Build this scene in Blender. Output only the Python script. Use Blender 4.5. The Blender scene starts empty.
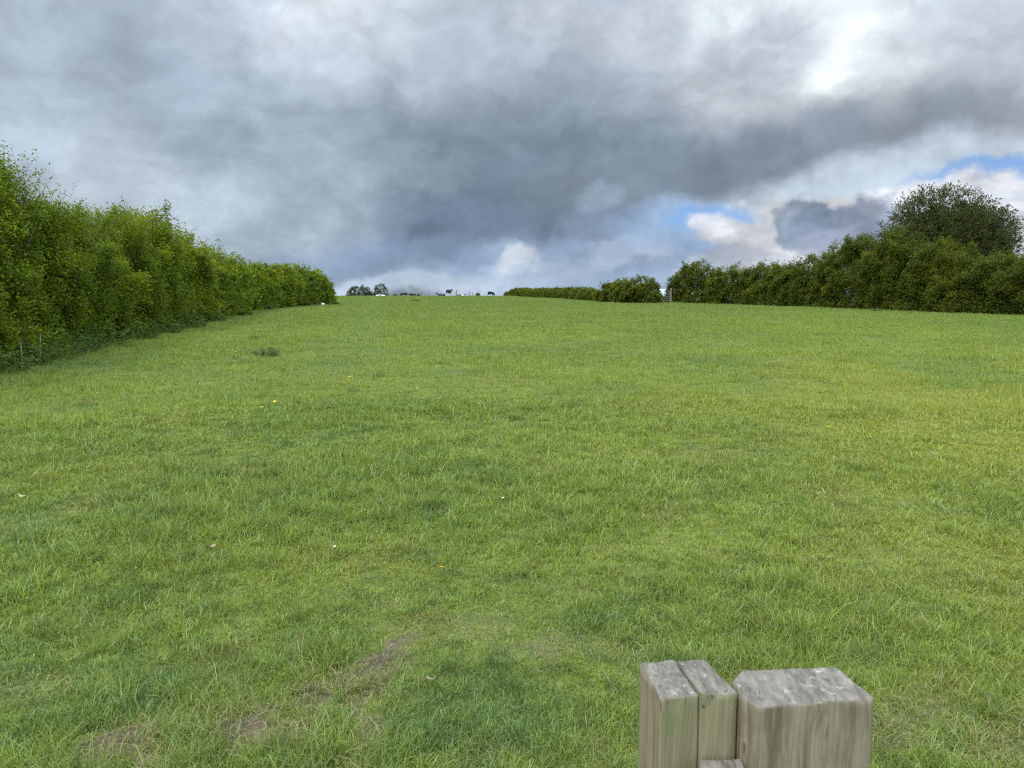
import bpy, bmesh, math, random
import numpy as np
from mathutils import Vector, Matrix
R = math.radians
rng = np.random.default_rng(7)
random.seed(7)
scn = bpy.context.scene
COL = scn.collection

# ------------------------------------------------------------------ camera constants
F = 760.0
EYE = 1.6
EYE_ROW = 316.0                                # picture row of eye level
PITCH = math.atan((384 - EYE_ROW) / F)

def ray(px, py):
    """world direction (not normalised) of the photograph's pixel"""
    a = (px - 512) / F; b = (384 - py) / F
    c, s = math.cos(PITCH), math.sin(PITCH)
    return np.array([a, c + b * s, -s + b * c])

# ------------------------------------------------------------------ numpy noise
def _h(ix, iy, iz):
    n = (ix * 374761393 + iy * 668265263 + iz * 1274126177) & 0xffffffff
    n = ((n ^ (n >> 13)) * 1274126177) & 0xffffffff
    n = (n ^ (n >> 16)) & 0xffffffff
    return n / 4294967295.0
def vnoise(x, y, z=0.0):
    x = np.asarray(x, float); y = np.asarray(y, float); z = np.asarray(z, float) + 0 * x
    ix = np.floor(x).astype(np.int64); iy = np.floor(y).astype(np.int64); iz = np.floor(z).astype(np.int64)
    fx = x - ix; fy = y - iy; fz = z - iz
    fx = fx * fx * (3 - 2 * fx); fy = fy * fy * (3 - 2 * fy); fz = fz * fz * (3 - 2 * fz)
    r = 0
    for a in (0, 1):
        for b in (0, 1):
            for c in (0, 1):
                w = (fx if a else 1 - fx) * (fy if b else 1 - fy) * (fz if c else 1 - fz)
                r = r + w * _h(ix + a, iy + b, iz + c)
    return r
def fbm(x, y, z=0.0, o=4):
    r = 0; a = .5; t = 0
    for i in range(o):
        r = r + a * vnoise(x * 2 ** i + 17.3 * i, y * 2 ** i + 5.1 * i, np.asarray(z) * 2 ** i + 3.7 * i); t += a; a *= .5
    return r / t
def sstep(a, b, x):
    t = np.clip((x - a) / (b - a), 0, 1); return t * t * (3 - 2 * t)

# ------------------------------------------------------------------ terrain
_yy = np.arange(-200, 4200, 1.0)
_sl = np.interp(_yy, [-200, -20, 0, 140, 230, 420, 900, 4200], [0, .02, .037, .037, -.032, -.032, -.004, -.002])
_S = np.concatenate([[0], np.cumsum((_sl[1:] + _sl[:-1]) / 2)])
_S -= np.interp(0, _yy, _S)
RIGHT_Y = [-60, 43, 66, 81, 104, 150, 400, 4000]
RIGHT_X = [46, 29.5, 23.5, 17, 8, -1, -60, -900]
def H(x, y):
    x = np.asarray(x, float); y = np.asarray(y, float)
    z = np.interp(y, _yy, _S)
    d = x - np.interp(y, RIGHT_Y, RIGHT_X) - 5.0
    z = z - 5.0 * sstep(0, 70, d) * sstep(30, 100, y)
    r = np.hypot(x, y)
    amp = np.clip(r / 30, 0, 1)
    z = z + amp * .35 * (fbm(x / 34, y / 34, 1.5, 3) - .5)
    z = z + .05 * (fbm(x / 1.7, y / 1.7, 4.5, 3) - .5) * np.clip(40 / (r + 1), 0, 1)
    return z
def hit(px, py, ymax=400):
    d = ray(px, py); o = np.array([0, 0, EYE])
    t = np.arange(1, ymax, .05)
    P = o + t[:, None] * d / d[1]
    g = H(P[:, 0], P[:, 1]) > P[:, 2]
    if not g.any(): return P[np.argmin(P[:, 2] - H(P[:, 0], P[:, 1]))]
    return P[np.argmax(g)]
def at(px, Y):
    """ground point in picture column px at forward distance Y"""
    x = (px - 512) / F * Y * (1 / math.cos(PITCH))
    for _ in range(4):
        z = float(H(x, Y)); dep = Y * math.cos(PITCH) - (z - EYE) * math.sin(PITCH)
        x = (px - 512) / F * dep
    return np.array([x, Y, float(H(x, Y))])
def plane(px, py, z):
    d = ray(px, py); t = (z - EYE) / d[2]
    return np.array([d[0] * t, d[1] * t])
def height_at(Y, px, py):
    d = ray(px, py); return EYE + d[2] / d[1] * Y

# ------------------------------------------------------------------ helpers
def raw_mesh(name, V, faces_n, idx, mat, smooth=False, color=None):
    """V (n,3); faces_n: verts per face array ; idx: flat loop indices"""
    me = bpy.data.meshes.new(name)
    V = np.ascontiguousarray(V, np.float32); idx = np.ascontiguousarray(idx, np.int32)
    me.vertices.add(len(V)); me.vertices.foreach_set('co', V.ravel())
    me.loops.add(len(idx)); me.loops.foreach_set('vertex_index', idx)
    fn = np.asarray(faces_n, np.int32)
    st = np.concatenate([[0], np.cumsum(fn)[:-1]]).astype(np.int32)
    me.polygons.add(len(fn)); me.polygons.foreach_set('loop_start', st)
    me.update(calc_edges=True)
    me.polygons.foreach_set('use_smooth', np.full(len(fn), smooth, bool))
    if color is not None:
        at_ = me.attributes.new('tint', 'FLOAT_COLOR', 'POINT')
        at_.data.foreach_set('color', np.ascontiguousarray(color, np.float32).ravel())
    me.materials.append(mat)
    return me
def link(name, me, parent=None, loc=(0, 0, 0)):
    o = bpy.data.objects.new(name, me); COL.objects.link(o)
    o.location = loc
    if parent is not None: o.parent = parent
    return o
def tag(o, label=None, cat=None, group=None, kind=None):
    if label: o['label'] = label
    if cat: o['category'] = cat
    if group: o['group'] = group
    if kind: o['kind'] = kind
    return o
def empty(name, loc, label, cat, group=None):
    o = bpy.data.objects.new(name, None); COL.objects.link(o); o.location = loc
    o.empty_display_size = .2
    return tag(o, label, cat, group)
def tubes(polys, sides=5):
    """polys: list of (points (k,3), radii (k,)) -> V, fn, idx"""
    Vs = []; I = []; FN = []; off = 0
    ang = np.arange(sides) * 2 * math.pi / sides
    for pts, rad in polys:
        pts = np.asarray(pts, float); k = len(pts)
        t = np.gradient(pts, axis=0); t /= np.linalg.norm(t, axis=1)[:, None] + 1e-9
        ref = np.array([1, .2, 0.1]) if abs(t[0][2]) > .8 else np.array([0, 0, 1.0])
        a = np.cross(t, ref); a /= np.linalg.norm(a, axis=1)[:, None] + 1e-9
        b = np.cross(t, a)
        ring = pts[:, None, :] + np.asarray(rad)[:, None, None] * (np.cos(ang)[None, :, None] * a[:, None, :] + np.sin(ang)[None, :, None] * b[:, None, :])
        Vs.append(ring.reshape(-1, 3))
        for i in range(k - 1):
            for j in range(sides):
                j2 = (j + 1) % sides
                I += [off + i * sides + j, off + i * sides + j2, off + (i + 1) * sides + j2, off + (i + 1) * sides + j]; FN.append(4)
        I += [off + (k - 1) * sides + j for j in range(sides)]; FN.append(sides)
        off += k * sides
    return np.concatenate(Vs), FN, I
def unit(v): return v / (np.linalg.norm(v, axis=-1, keepdims=True) + 1e-9)
def leaf_arrays(P, N, T, s, w=.62):
    """folded rhombus leaves"""
    T = unit(T - N * (T * N).sum(1, keepdims=True)); B = np.cross(N, T)
    s = s[:, None]
    v = np.stack([P, P + T * s * .48 + B * s * w * .5 + N * s * .07, P + T * s, P + T * s * .48 - B * s * w * .5 + N * s * .07], 1)
    n = len(P)
    return v.reshape(-1, 3), np.full(n, 4), np.arange(4 * n)

# ------------------------------------------------------------------ materials
def new_mat(name):
    m = bpy.data.materials.new(name); m.use_nodes = True
    nt = m.node_tree; nt.nodes.clear()
    out = nt.nodes.new('ShaderNodeOutputMaterial')
    return m, nt, out
class NB:
    """terse node building"""
    def __init__(s, nt): s.nt = nt
    def n(s, typ, ins=None, **kw):
        nd = s.nt.nodes.new(typ)
        for k, v in kw.items(): setattr(nd, k, v)
        for k, v in (ins or {}).items():
            sock = nd.inputs[k]
            if hasattr(v, 'is_output') or isinstance(v, bpy.types.NodeSocket): s.nt.links.new(v, sock)
            else: sock.default_value = v
        return nd
    def math(s, op, a, b=None, c=None, clamp=False):
        d = {0: a}
        if b is not None: d[1] = b
        if c is not None: d[2] = c
        return s.n('ShaderNodeMath', d, operation=op, use_clamp=clamp).outputs[0]
    def vmath(s, op, a, b=None):
        d = {0: a}
        if b is not None: d[1] = b
        return s.n('ShaderNodeVectorMath', d, operation=op).outputs[0]
    def noise(s, vec, scale, detail=3, rough=.55, dist=0.0):
        return s.n('ShaderNodeTexNoise', {'Vector': vec, 'Scale': scale, 'Detail': detail, 'Roughness': rough, 'Distortion': dist}).outputs[0]
    def noisec(s, vec, scale, detail=3, rough=.55):
        return s.n('ShaderNodeTexNoise', {'Vector': vec, 'Scale': scale, 'Detail': detail, 'Roughness': rough}).outputs[1]
    def remap(s, v, a, b, c=0.0, d=1.0, smooth=True):
        return s.n('ShaderNodeMapRange', {0: v, 1: a, 2: b, 3: c, 4: d}, interpolation_type='SMOOTHSTEP' if smooth else 'LINEAR').outputs[0]
    def mix(s, f, a, b, blend='MIX'):
        nd = s.nt.nodes.new('ShaderNodeMix'); nd.data_type = 'RGBA'; nd.blend_type = blend; nd.clamp_factor = True
        for sock, v in ((nd.inputs[0], f), (nd.inputs[6], a), (nd.inputs[7], b)):
            if isinstance(v, bpy.types.NodeSocket): s.nt.links.new(v, sock)
            else: sock.default_value = v if not isinstance(v, tuple) or len(v) == 4 else (*v, 1)
        return nd.outputs[2]
def lin(r, g, b):
    f = lambda c: c / 12.92 if c <= .04045 else ((c + .055) / 1.055) ** 2.4
    return (f(r / 255), f(g / 255), f(b / 255), 1)

# colour of the sward as a function of place: shared by the ground and the blades
def sward_colour(b):
    pos = b.n('ShaderNodeNewGeometry').outputs['Position']
    sx = b.n('ShaderNodeSeparateXYZ', {0: pos})
    big = b.noise(pos, .11, 3, .55)
    mid = b.noise(b.vmath('ADD', pos, (31, 7, 0)), .55, 3, .6)
    sml = b.noise(b.vmath('ADD', pos, (3, 77, 0)), 2.6, 3, .6)
    c = b.mix(b.remap(big, .36, .64), (.160, .228, .026, 1), (.232, .290, .028, 1))
    c = b.mix(b.math('MULTIPLY', b.remap(mid, .52, .68), .55), c, (.290, .330, .030, 1))      # yellower growth
    c = b.mix(b.math('MULTIPLY', b.remap(mid, .46, .30), .60), c, (.085, .165, .046, 1))      # cool dark clover
    c = b.mix(b.math('MULTIPLY', b.remap(sml, .52, .68), .50), c, (.255, .340, .045, 1))
    c = b.mix(b.math('MULTIPLY', b.remap(sml, .46, .30), .50), c, (.068, .130, .034, 1))
    tin = b.noise(b.vmath('ADD', pos, (13, 7, 0)), 8.0, 2, .6)
    c = b.mix(b.math('MULTIPLY', b.remap(tin, .50, .66), .50), c, (.265, .350, .048, 1))
    c = b.mix(b.math('MULTIPLY', b.remap(tin, .48, .32), .50), c, (.066, .125, .030, 1))
    olive = b.noise(b.vmath('ADD', pos, (21, 50, 3)), 1.3, 4, .65)
    c = b.mix(b.math('MULTIPLY', b.remap(olive, .54, .68), .50), c, (.235, .205, .050, 1))    # thatchy brownish spots
    # the drier, yellower ground on the right
    dry = b.math('MULTIPLY', b.math('MULTIPLY', b.remap(sx.outputs[0], .2, 5.0), b.remap(sx.outputs[1], 26, 10)), b.remap(b.noise(b.vmath('ADD', pos, (9, 2, 5)), .45, 4, .6), .40, .60))
    c = b.mix(b.math('MULTIPLY', dry, .60), c, (.345, .340, .030, 1))
    c = b.mix(b.math('MULTIPLY', b.remap(sx.outputs[1], 12, 70), .62), c, (.140, .198, .042, 1))   # darker, duller green further up the field
    trk = b.math('ABSOLUTE', b.math('ADD', b.math('ADD', sx.outputs[0], .85), b.math('MULTIPLY', sx.outputs[1], .17)))
    trk = b.math('MULTIPLY', b.math('MULTIPLY', b.remap(trk, 1.3, .3), b.remap(sx.outputs[1], 9, 18)), b.remap(b.noise(pos, .8, 3, .6), .3, .6))
    c = b.mix(b.math('MULTIPLY', trk, .42), c, (.20, .27, .105, 1))   # faint trodden strip
    return c
def mat_blade():
    m, nt, out = new_mat('grass_blade'); b = NB(nt)
    a = b.n('ShaderNodeAttribute', attribute_name='tint')
    s = b.n('ShaderNodeSeparateColor', {0: a.outputs['Color']})
    c = sward_colour(b)
    c = b.mix(b.remap(s.outputs[0], 0, 1, 0, .40, False), c, (.17, .24, .036, 1))
    c = b.mix(b.math('MULTIPLY', b.remap(s.outputs[0], .80, .95), .55), c, (.27, .36, .17, 1))     # pale cool blades: bright highlights put into the colour
    hs = b.n('ShaderNodeHueSaturation', {'Hue': b.remap(s.outputs[0], 0, 1, .485, .515, False), 'Saturation': b.remap(s.outputs[2], 0, 1, 1.02, .84, False),
                                         'Value': b.remap(s.outputs[2], 0, 1, .60, 1.62, False), 'Color': c})
    c = b.mix(s.outputs[1], hs.outputs[0], (.38, .31, .16, 1))
    d = b.n('ShaderNodeBsdfPrincipled', {'Base Color': c, 'Roughness': .5, 'Specular IOR Level': .2})
    t = b.n('ShaderNodeBsdfTranslucent', {0: b.mix(1.0, c, (1.15, 1.1, .55, 1), 'MULTIPLY')})
    mx = b.n('ShaderNodeMixShader', {0: .42, 1: d.outputs[0], 2: t.outputs[0]})
    nt.links.new(mx.outputs[0], out.inputs[0]); return m
def mat_ground():
    m, nt, out = new_mat('pasture'); b = NB(nt)
    pos = b.n('ShaderNodeNewGeometry').outputs['Position']
    bare = b.n('ShaderNodeAttribute', attribute_name='bare').outputs['Fac']
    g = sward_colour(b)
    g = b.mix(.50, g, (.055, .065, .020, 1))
    n1 = b.noise(pos, 9, 4, .65)
    n2 = b.noise(pos, 60, 4, .7)
    soil = b.mix(b.remap(n1, .3, .7), (.050, .038, .025, 1), (.125, .095, .062, 1))
    soil = b.mix(b.remap(n2, .5, .75), soil, (.24, .20, .13, 1))
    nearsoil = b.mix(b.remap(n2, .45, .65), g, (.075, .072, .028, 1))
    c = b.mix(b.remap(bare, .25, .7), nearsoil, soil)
    bmp = b.n('ShaderNodeBump', {'Strength': .8, 'Distance': .012, 'Height': n2})
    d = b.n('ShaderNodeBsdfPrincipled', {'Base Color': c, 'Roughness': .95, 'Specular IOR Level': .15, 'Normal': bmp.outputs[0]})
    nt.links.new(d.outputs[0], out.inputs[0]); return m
def mat_leaf(name, dark, light, yellow, trans=.42, val=1.0):
    m, nt, out = new_mat(name); b = NB(nt)
    a = b.n('ShaderNodeAttribute', attribute_name='tint')
    s = b.n('ShaderNodeSeparateColor', {0: a.outputs['Color']})
    pos = b.n('ShaderNodeNewGeometry').outputs['Position']
    big = b.noise(pos, .55, 3, .6)
    mid = b.noise(b.vmath('ADD', pos, (40, 3, 9)), 1.7, 3, .6)
    c = b.mix(b.remap(mid, .35, .65), dark, light)
    c = b.mix(b.math('MULTIPLY', b.remap(big, .45, .68), .75), c, yellow)
    c = b.mix(b.math('MULTIPLY', s.outputs[1], .7), c, yellow)
    hs = b.n('ShaderNodeHueSaturation', {'Hue': b.remap(s.outputs[0], 0, 1, .48, .515, False), 'Saturation': 1.0,
                                         'Value': b.remap(s.outputs[2], 0, 1, .6 * val, 1.5 * val, False), 'Color': c})
    c = hs.outputs[0]
    d = b.n('ShaderNodeBsdfPrincipled', {'Base Color': c, 'Roughness': .55, 'Specular IOR Level': .14})
    t = b.n('ShaderNodeBsdfTranslucent', {0: b.mix(1.0, c, (1.2, 1.1, .5, 1), 'MULTIPLY')})
    mx = b.n('ShaderNodeMixShader', {0: trans, 1: d.outputs[0], 2: t.outputs[0]})
    nt.links.new(mx.outputs[0], out.inputs[0]); return m
def mat_plain(name, c1, c2, scale=8, rough=.85, bump=.0, stretch=(1, 1, 1)):
    m, nt, out = new_mat(name); b = NB(nt)
    pos = b.n('ShaderNodeTexCoord').outputs['Object']
    v = b.vmath('MULTIPLY', pos, stretch)
    n = b.noise(v, scale, 4, .65)
    c = b.mix(b.remap(n, .35, .65), c1, c2)
    ins = {'Base Color': c, 'Roughness': rough, 'Specular IOR Level': .25}
    if bump: ins['Normal'] = b.n('ShaderNodeBump', {'Strength': bump, 'Distance': .02, 'Height': n}).outputs[0]
    d = b.n('ShaderNodeBsdfPrincipled', ins)
    nt.links.new(d.outputs[0], out.inputs[0]); return m
def mat_wood(name, base, dark, pale, algae, algae_amt):
    """weathered softwood: vertical grain on the sides, end grain and lichen on the top"""
    m, nt, out = new_mat(name); b = NB(nt)
    tc = b.n('ShaderNodeTexCoord').outputs['Object']
    geo = b.n('ShaderNodeNewGeometry')
    nz = b.n('ShaderNodeSeparateXYZ', {0: geo.outputs['True Normal']}).outputs[2]
    top = b.remap(nz, .45, .8)
    warp = b.vmath('ADD', tc, b.vmath('SCALE', b.noisec(tc, 6, 2)))
    wn = b.n('ShaderNodeVectorMath', {0: b.noisec(tc, 5, 2), 'Scale': .03}, operation='SCALE').outputs[0]
    v = b.vmath('ADD', tc, wn)
    gr = b.noise(b.vmath('MULTIPLY', v, (1, 1, .045)), 75, 4, .6)
    gr2 = b.noise(b.vmath('MULTIPLY', v, (1, 1, .03)), 260, 3, .6)
    blot = b.noise(tc, 13, 4, .6)
    fine = b.noise(tc, 120, 4, .7)
    side = b.mix(b.remap(gr, .36, .64), dark, base)
    side = b.mix(b.math('MULTIPLY', b.remap(gr2, .5, .72), .5), side, pale)
    side = b.mix(b.math('MULTIPLY', b.remap(blot, .42, .66), algae_amt), side, algae)
    side = b.mix(b.math('MULTIPLY', b.remap(blot, .5, .3), .4), side, dark)
    tg = b.noise(b.vmath('MULTIPLY', v, (1, .25, 1)), 70, 5, .7)
    topc = b.mix(b.remap(tg, .30, .70), (.100, .087, .067, 1), (.245, .215, .170, 1))
    topc = b.mix(b.math('MULTIPLY', b.remap(fine, .5, .62), .35), topc, (.15, .135, .115, 1))
    lich = b.noise(b.vmath('ADD', tc, (5, 1, 2)), 60, 5, .7)
    topc = b.mix(b.math('MULTIPLY', b.remap(lich, .58, .70), .75), topc, (.46, .45, .40, 1))
    topc = b.mix(b.math('MULTIPLY', b.remap(b.noise(b.vmath('ADD', tc, (15, 1, 2)), 24, 4, .6), .58, .68), .6), topc, (.07, .065, .05, 1))
    ck = b.noise(b.vmath('MULTIPLY', v, (1, .16, 1)), 34, 3, .55)
    crack = b.remap(b.math('ABSOLUTE', b.math('SUBTRACT', ck, .5)), .014, .004)
    topc = b.mix(b.math('MULTIPLY', b.math('MULTIPLY', crack, .6), b.remap(blot, .42, .55)), topc, (.022, .018, .014, 1))
    ck2 = b.noise(b.vmath('MULTIPLY', v, (1, 1, .035)), 42, 2, .5)
    crack2 = b.math('MULTIPLY', b.remap(b.math('ABSOLUTE', b.math('SUBTRACT', ck2, .5)), .010, .003), b.remap(blot, .45, .55))
    side = b.mix(b.math('MULTIPLY', crack2, .7), side, (.03, .025, .018, 1))
    c = b.mix(top, side, topc)
    hgt = b.math('ADD', b.math('MULTIPLY', b.mix(top, gr, tg), 1.0), b.math('MULTIPLY', gr2, .35))
    bmp = b.n('ShaderNodeBump', {'Strength': .9, 'Distance': .004, 'Height': hgt})
    d = b.n('ShaderNodeBsdfPrincipled', {'Base Color': c, 'Roughness': .85, 'Specular IOR Level': .2, 'Normal': bmp.outputs[0]})
    nt.links.new(d.outputs[0], out.inputs[0]); return m

M_GROUND = mat_ground(); M_BLADE = mat_blade()
M_HAW = mat_leaf('hawthorn_leaf', (.072, .130, .010, 1), (.135, .212, .012, 1), (.262, .300, .016, 1))
M_HAWR = mat_leaf('hedge_leaf', (.048, .080, .008, 1), (.082, .122, .010, 1), (.155, .165, .013, 1))
M_TREE = mat_leaf('tree_leaf', (.034, .056, .010, 1), (.052, .078, .012, 1), (.085, .10, .015, 1), trans=.35)
M_FAR = mat_leaf('far_leaf', (.040, .062, .026, 1), (.060, .088, .032, 1), (.085, .105, .036, 1))
M_NETTLE = mat_leaf('nettle_leaf', (.055, .105, .026, 1), (.090, .155, .036, 1), (.12, .18, .045, 1))
M_BARK = mat_plain('bark', (.055, .042, .030, 1), (.12, .10, .075, 1), 20, .9, .5)
M_TWIG = mat_plain('twig', (.075, .055, .035, 1), (.14, .11, .07, 1), 20, .9)
M_THISTLE = mat_leaf('thistle_leaf', (.09, .14, .06, 1), (.13, .19, .08, 1), (.16, .21, .09, 1))
M_STEM = mat_plain('dead_stem', (.32, .28, .20, 1), (.48, .44, .34, 1), 20, .9)

# ------------------------------------------------------------------ bare patches (picture px,py, world radii x,y, strength)
BARE = []
for px, py, rx, ry, s in [(180, 742, .16, .06, .9), (270, 712, .14, .05, .9), (225, 735, .24, .10, 1.0), (390, 650, .08, .12, .8), (375, 672, .10, .30, .75), (300, 702, .16, .10, .7), (365, 735, .08, .16, .7), (150, 752, .20, .06, .8), (480, 640, .12, .12, .45),
                          (545, 655, .20, .09, .55), (925, 712, .14, .09, .5), (885, 745, .2, .1, .6), (60, 690, .10, .08, .4), (640, 628, .10, .10, .2), (985, 745, .12, .1, .6),
                          (905, 560, .3, .2, .25), (930, 510, .3, .2, .2)]:
    p = hit(px, py); BARE.append((p[0], p[1], rx * 1.55, ry * 1.6, s * .82))
def bare(x, y):
    n = fbm(x * 5, y * 5, 9.1, 4)
    r = np.zeros_like(x)
    for cx, cy, rx, ry, s in BARE:
        d = np.sqrt(((x - cx) / rx) ** 2 + ((y - cy) / ry) ** 2)
        r = np.maximum(r, s * sstep(1.5, .25, d + (n - .5) * 3.4))
    return np.maximum(r, .25 * sstep(.70, .85, fbm(x * 1.3, y * 1.3, 2.2, 3)))

# ------------------------------------------------------------------ ground sheet
def spaced(fine0, fine1, step, lo, hi, g=1.07):
    a = list(np.arange(fine0, fine1 + 1e-6, step))
    s = step
    while a[-1] < hi: s *= g; a.append(a[-1] + min(s, 120))
    s = step
    while a[0] > lo: s *= g; a.insert(0, a[0] - min(s, 120))
    return np.array(a)
gx = spaced(-6, 6, .06, -3000, 3000); gy = spaced(1.6, 10, .06, -300, 4000, 1.045)
GX, GY = np.meshgrid(gx, gy)
GZ = H(GX.ravel(), GY.ravel())
V = np.stack([GX.ravel(), GY.ravel(), GZ], 1)
nx, ny = len(gx), len(gy)
i = np.arange(nx * ny).reshape(ny, nx)
idx = np.stack([i[:-1, :-1], i[:-1, 1:], i[1:, 1:], i[1:, :-1]], -1).reshape(-1)
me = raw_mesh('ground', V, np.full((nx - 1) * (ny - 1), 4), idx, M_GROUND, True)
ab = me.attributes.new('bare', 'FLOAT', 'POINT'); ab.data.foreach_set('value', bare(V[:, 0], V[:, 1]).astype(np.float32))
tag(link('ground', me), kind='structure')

# ------------------------------------------------------------------ grass
def left_line(y):
    return np.interp(y, LY, LX)
# hedge foot lines from the photograph
LPX = [(0, 370), (60, 355), (130, 340), (200, 324), (230, 317), (262, 310), (300, 306), (342, 303.5)]
Lpts = [hit(*p) for p in LPX]
LY = [-5, 8] + [p[1] for p in Lpts]; LX = [-9.0, -9.6] + [p[0] for p in Lpts]
RPX = [(1060, 318), (1024, 315.5), (960, 313), (900, 311), (850, 308.5), (780, 306), (720, 304), (668, 302.5)]
Rpts = [hit(*p) for p in RPX]
print('LEFT', [tuple(np.round(p, 1)) for p in Lpts]); print('RIGHT', [tuple(np.round(p, 1)) for p in Rpts])

def grass():
    rho0 = 23500.; p = 1.68; span = 1.62
    r0, r1 = 1.7, 165.
    def radial(n):
        u = rng.random(n)
        r = (r0 ** (2 - p) + u * (r1 ** (2 - p) - r0 ** (2 - p))) ** (1 / (2 - p))
        th = (rng.random(n) - .5) * span
        return r, th
    n = int(rho0 * 3 ** p * span * (r1 ** (2 - p) - r0 ** (2 - p)) / (2 - p))
    n1 = int(n * .42)                                     # scattered blades
    nt_ = int(n * .58 / 16)                               # tufts of sixteen
    r, th = radial(n1); x = r * np.sin(th); y = r * np.cos(th)
    rt, tt_ = radial(nt_); q = np.repeat(np.arange(nt_), 16)
    sg = (.010 + .022 * rng.random(nt_) ** 2) * np.clip(rt / 4, 1, 5)
    dx = rng.normal(0, 1, len(q)) * sg[q]; dy = rng.normal(0, 1, len(q)) * sg[q]
    x2 = np.concatenate([x, rt[q] * np.sin(tt_[q]) + dx]); y2 = np.concatenate([y, rt[q] * np.cos(tt_[q]) + dy])
    ox = np.concatenate([rng.normal(0, 1, n1), dx]); oy = np.concatenate([rng.normal(0, 1, n1), dy])
    js = np.concatenate([rng.random(n1) * .5, rng.random(nt_)[q]])
    # the ground beside and behind the viewer carries turf too
    ne = 900000
    xe = rng.random(ne) * 21 - 10.5; ye = rng.random(ne) * 14 - 2.5
    m = (np.abs(np.arctan2(xe, ye)) > span / 2 - .01) | (np.hypot(xe, ye) < r0)
    xe, ye = xe[m], ye[m]
    x2 = np.concatenate([x2, xe]); y2 = np.concatenate([y2, ye])
    ox = np.concatenate([ox, rng.normal(0, 1, len(xe))]); oy = np.concatenate([oy, rng.normal(0, 1, len(xe))]); js = np.concatenate([js, rng.random(len(xe)) * .7])
    r = np.hypot(x2, y2); n = len(x2)
    wide = np.ones(n); wide[-len(xe):] = 1.8
    b = bare(x2, y2)
    dens = fbm(x2 * 3.1, y2 * 3.1, 7.7, 3)
    keep = rng.random(n) > np.clip(b * 1.05, 0, .82)
    keep &= rng.random(n) < np.clip(.75 + (dens - .35) * 2.0, .6, 1)
    # keep off the hedge feet
    keep &= (x2 > left_line(y2) - .6) | (y2 > 77)
    keep &= ~((x2 > .10) & (x2 < .58) & (y2 > .80) & (y2 < 1.35))
    x, y, r, ox, oy, js, b, dens, wide = [a[keep] for a in (x2, y2, r, ox, oy, js, b, dens, wide)]
    n = len(x)
    big = fbm(x * .8, y * .8, 3.3, 3); cl = fbm(x * 5.5, y * 5.5, 8.3, 2)
    L = (.030 + .050 * rng.random(n) ** 1.4) * (.62 + .85 * sstep(.3, .72, big)) * (.75 + .65 * sstep(.35, .75, cl)) * (.8 + .5 * js) * (1 - .45 * b)
    L = L * (1 + .18 * (rng.random(n) > .93) * 3)
    L *= np.clip(1 + (r - 8) * .012, 1, 1.45) * np.clip(.90 + (r - 3) * .02, .90, 1)
    out = np.arctan2(oy, ox) + rng.normal(0, .9, n)
    lean = np.clip(rng.normal(.72, .38, n), .05, 1.45)
    dry = (rng.random(n) < .028 + .80 * b + .05 * sstep(.5, .25, dens) + .02 * sstep(0, 6, x)).astype(float)
    dry *= .35 + .65 * rng.random(n)
    dry *= np.clip(1.25 - r / 40, .25, 1)
    lean = np.where(dry > 0, np.clip(lean + .45 + .6 * b, 0, 1.54), lean)
    L = np.where(dry > 0, L * 1.15, L)
    w = wide * (.0016 + .0024 * rng.random(n)) * np.clip(r / 2.9, 1, None) ** .90
    z = H(x, y)
    P = np.stack([x, y, z - .004], 1)
    D = np.stack([np.cos(out), np.sin(out), 0 * x], 1); U = np.array([[0, 0, 1.0]])
    tw = rng.normal(0, .7, n)
    S = np.stack([-np.sin(out + tw), np.cos(out + tw), 0 * x], 1)
    col = np.stack([rng.random(n), dry, np.clip(rng.random(n) * .75 + .25 * js, 0, 1), 0 * x + 1], 1)
    fade = (np.clip((r - 12) / 50, 0, 1) * .7)[:, None]; mean = np.array([[.5, 0, .52, 1]]); mean = np.where([[1, 0, 1, 1]], mean, col)
    col = col * (1 - fade) + mean * fade                 # far blades each stand for a small clump
    near = r < 11
    # near blades: root pair, mid pair, upper pair, tip
    def mk(sel, segs):
        q = P[sel]; l = L[sel][:, None]; a = lean[sel][:, None]; d = D[sel]; s_ = S[sel]; ww = w[sel][:, None]
        rows = []
        for k in range(segs):
            t = k / segs
            c = q + l * (t * U * np.cos(a * t * .9) + t * d * np.sin(a * (.35 + .75 * t)))
            f = [.8, 1., .72][k] if segs == 3 else 1.
            rows += [c - s_ * ww * f * .5, c + s_ * ww * f * .5]
        rows.append(q + l * (U * np.cos(a * 1.05) + d * np.sin(a * 1.1)))
        return np.stack(rows, 1), col[sel]
    Vn, Cn = mk(near, 3); Vf, Cf = mk(~near, 1)
    a = np.arange(len(Vn))[:, None] * 7
    qn = np.concatenate([a + [0, 1, 3, 2], a + [2, 3, 5, 4], a + [4, 5, 6]], 1).ravel()
    fnn = np.tile([4, 4, 3], len(Vn))
    o = 7 * len(Vn)
    qf = (np.arange(len(Vf) * 3)) + o
    fnf = np.full(len(Vf), 3)
    VV = np.concatenate([Vn.reshape(-1, 3), Vf.reshape(-1, 3)])
    CC = np.concatenate([np.repeat(Cn, 7, 0), np.repeat(Cf, 3, 0)])
    print('blades', len(Vn), len(Vf))
    me = raw_mesh('grass', VV, np.concatenate([fnn, fnf]), np.concatenate([qn, qf]), M_BLADE, False, CC)
    tag(link('grass', me), 'short green pasture grass with straw and worn patches', None, None, 'stuff')
grass()

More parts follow.
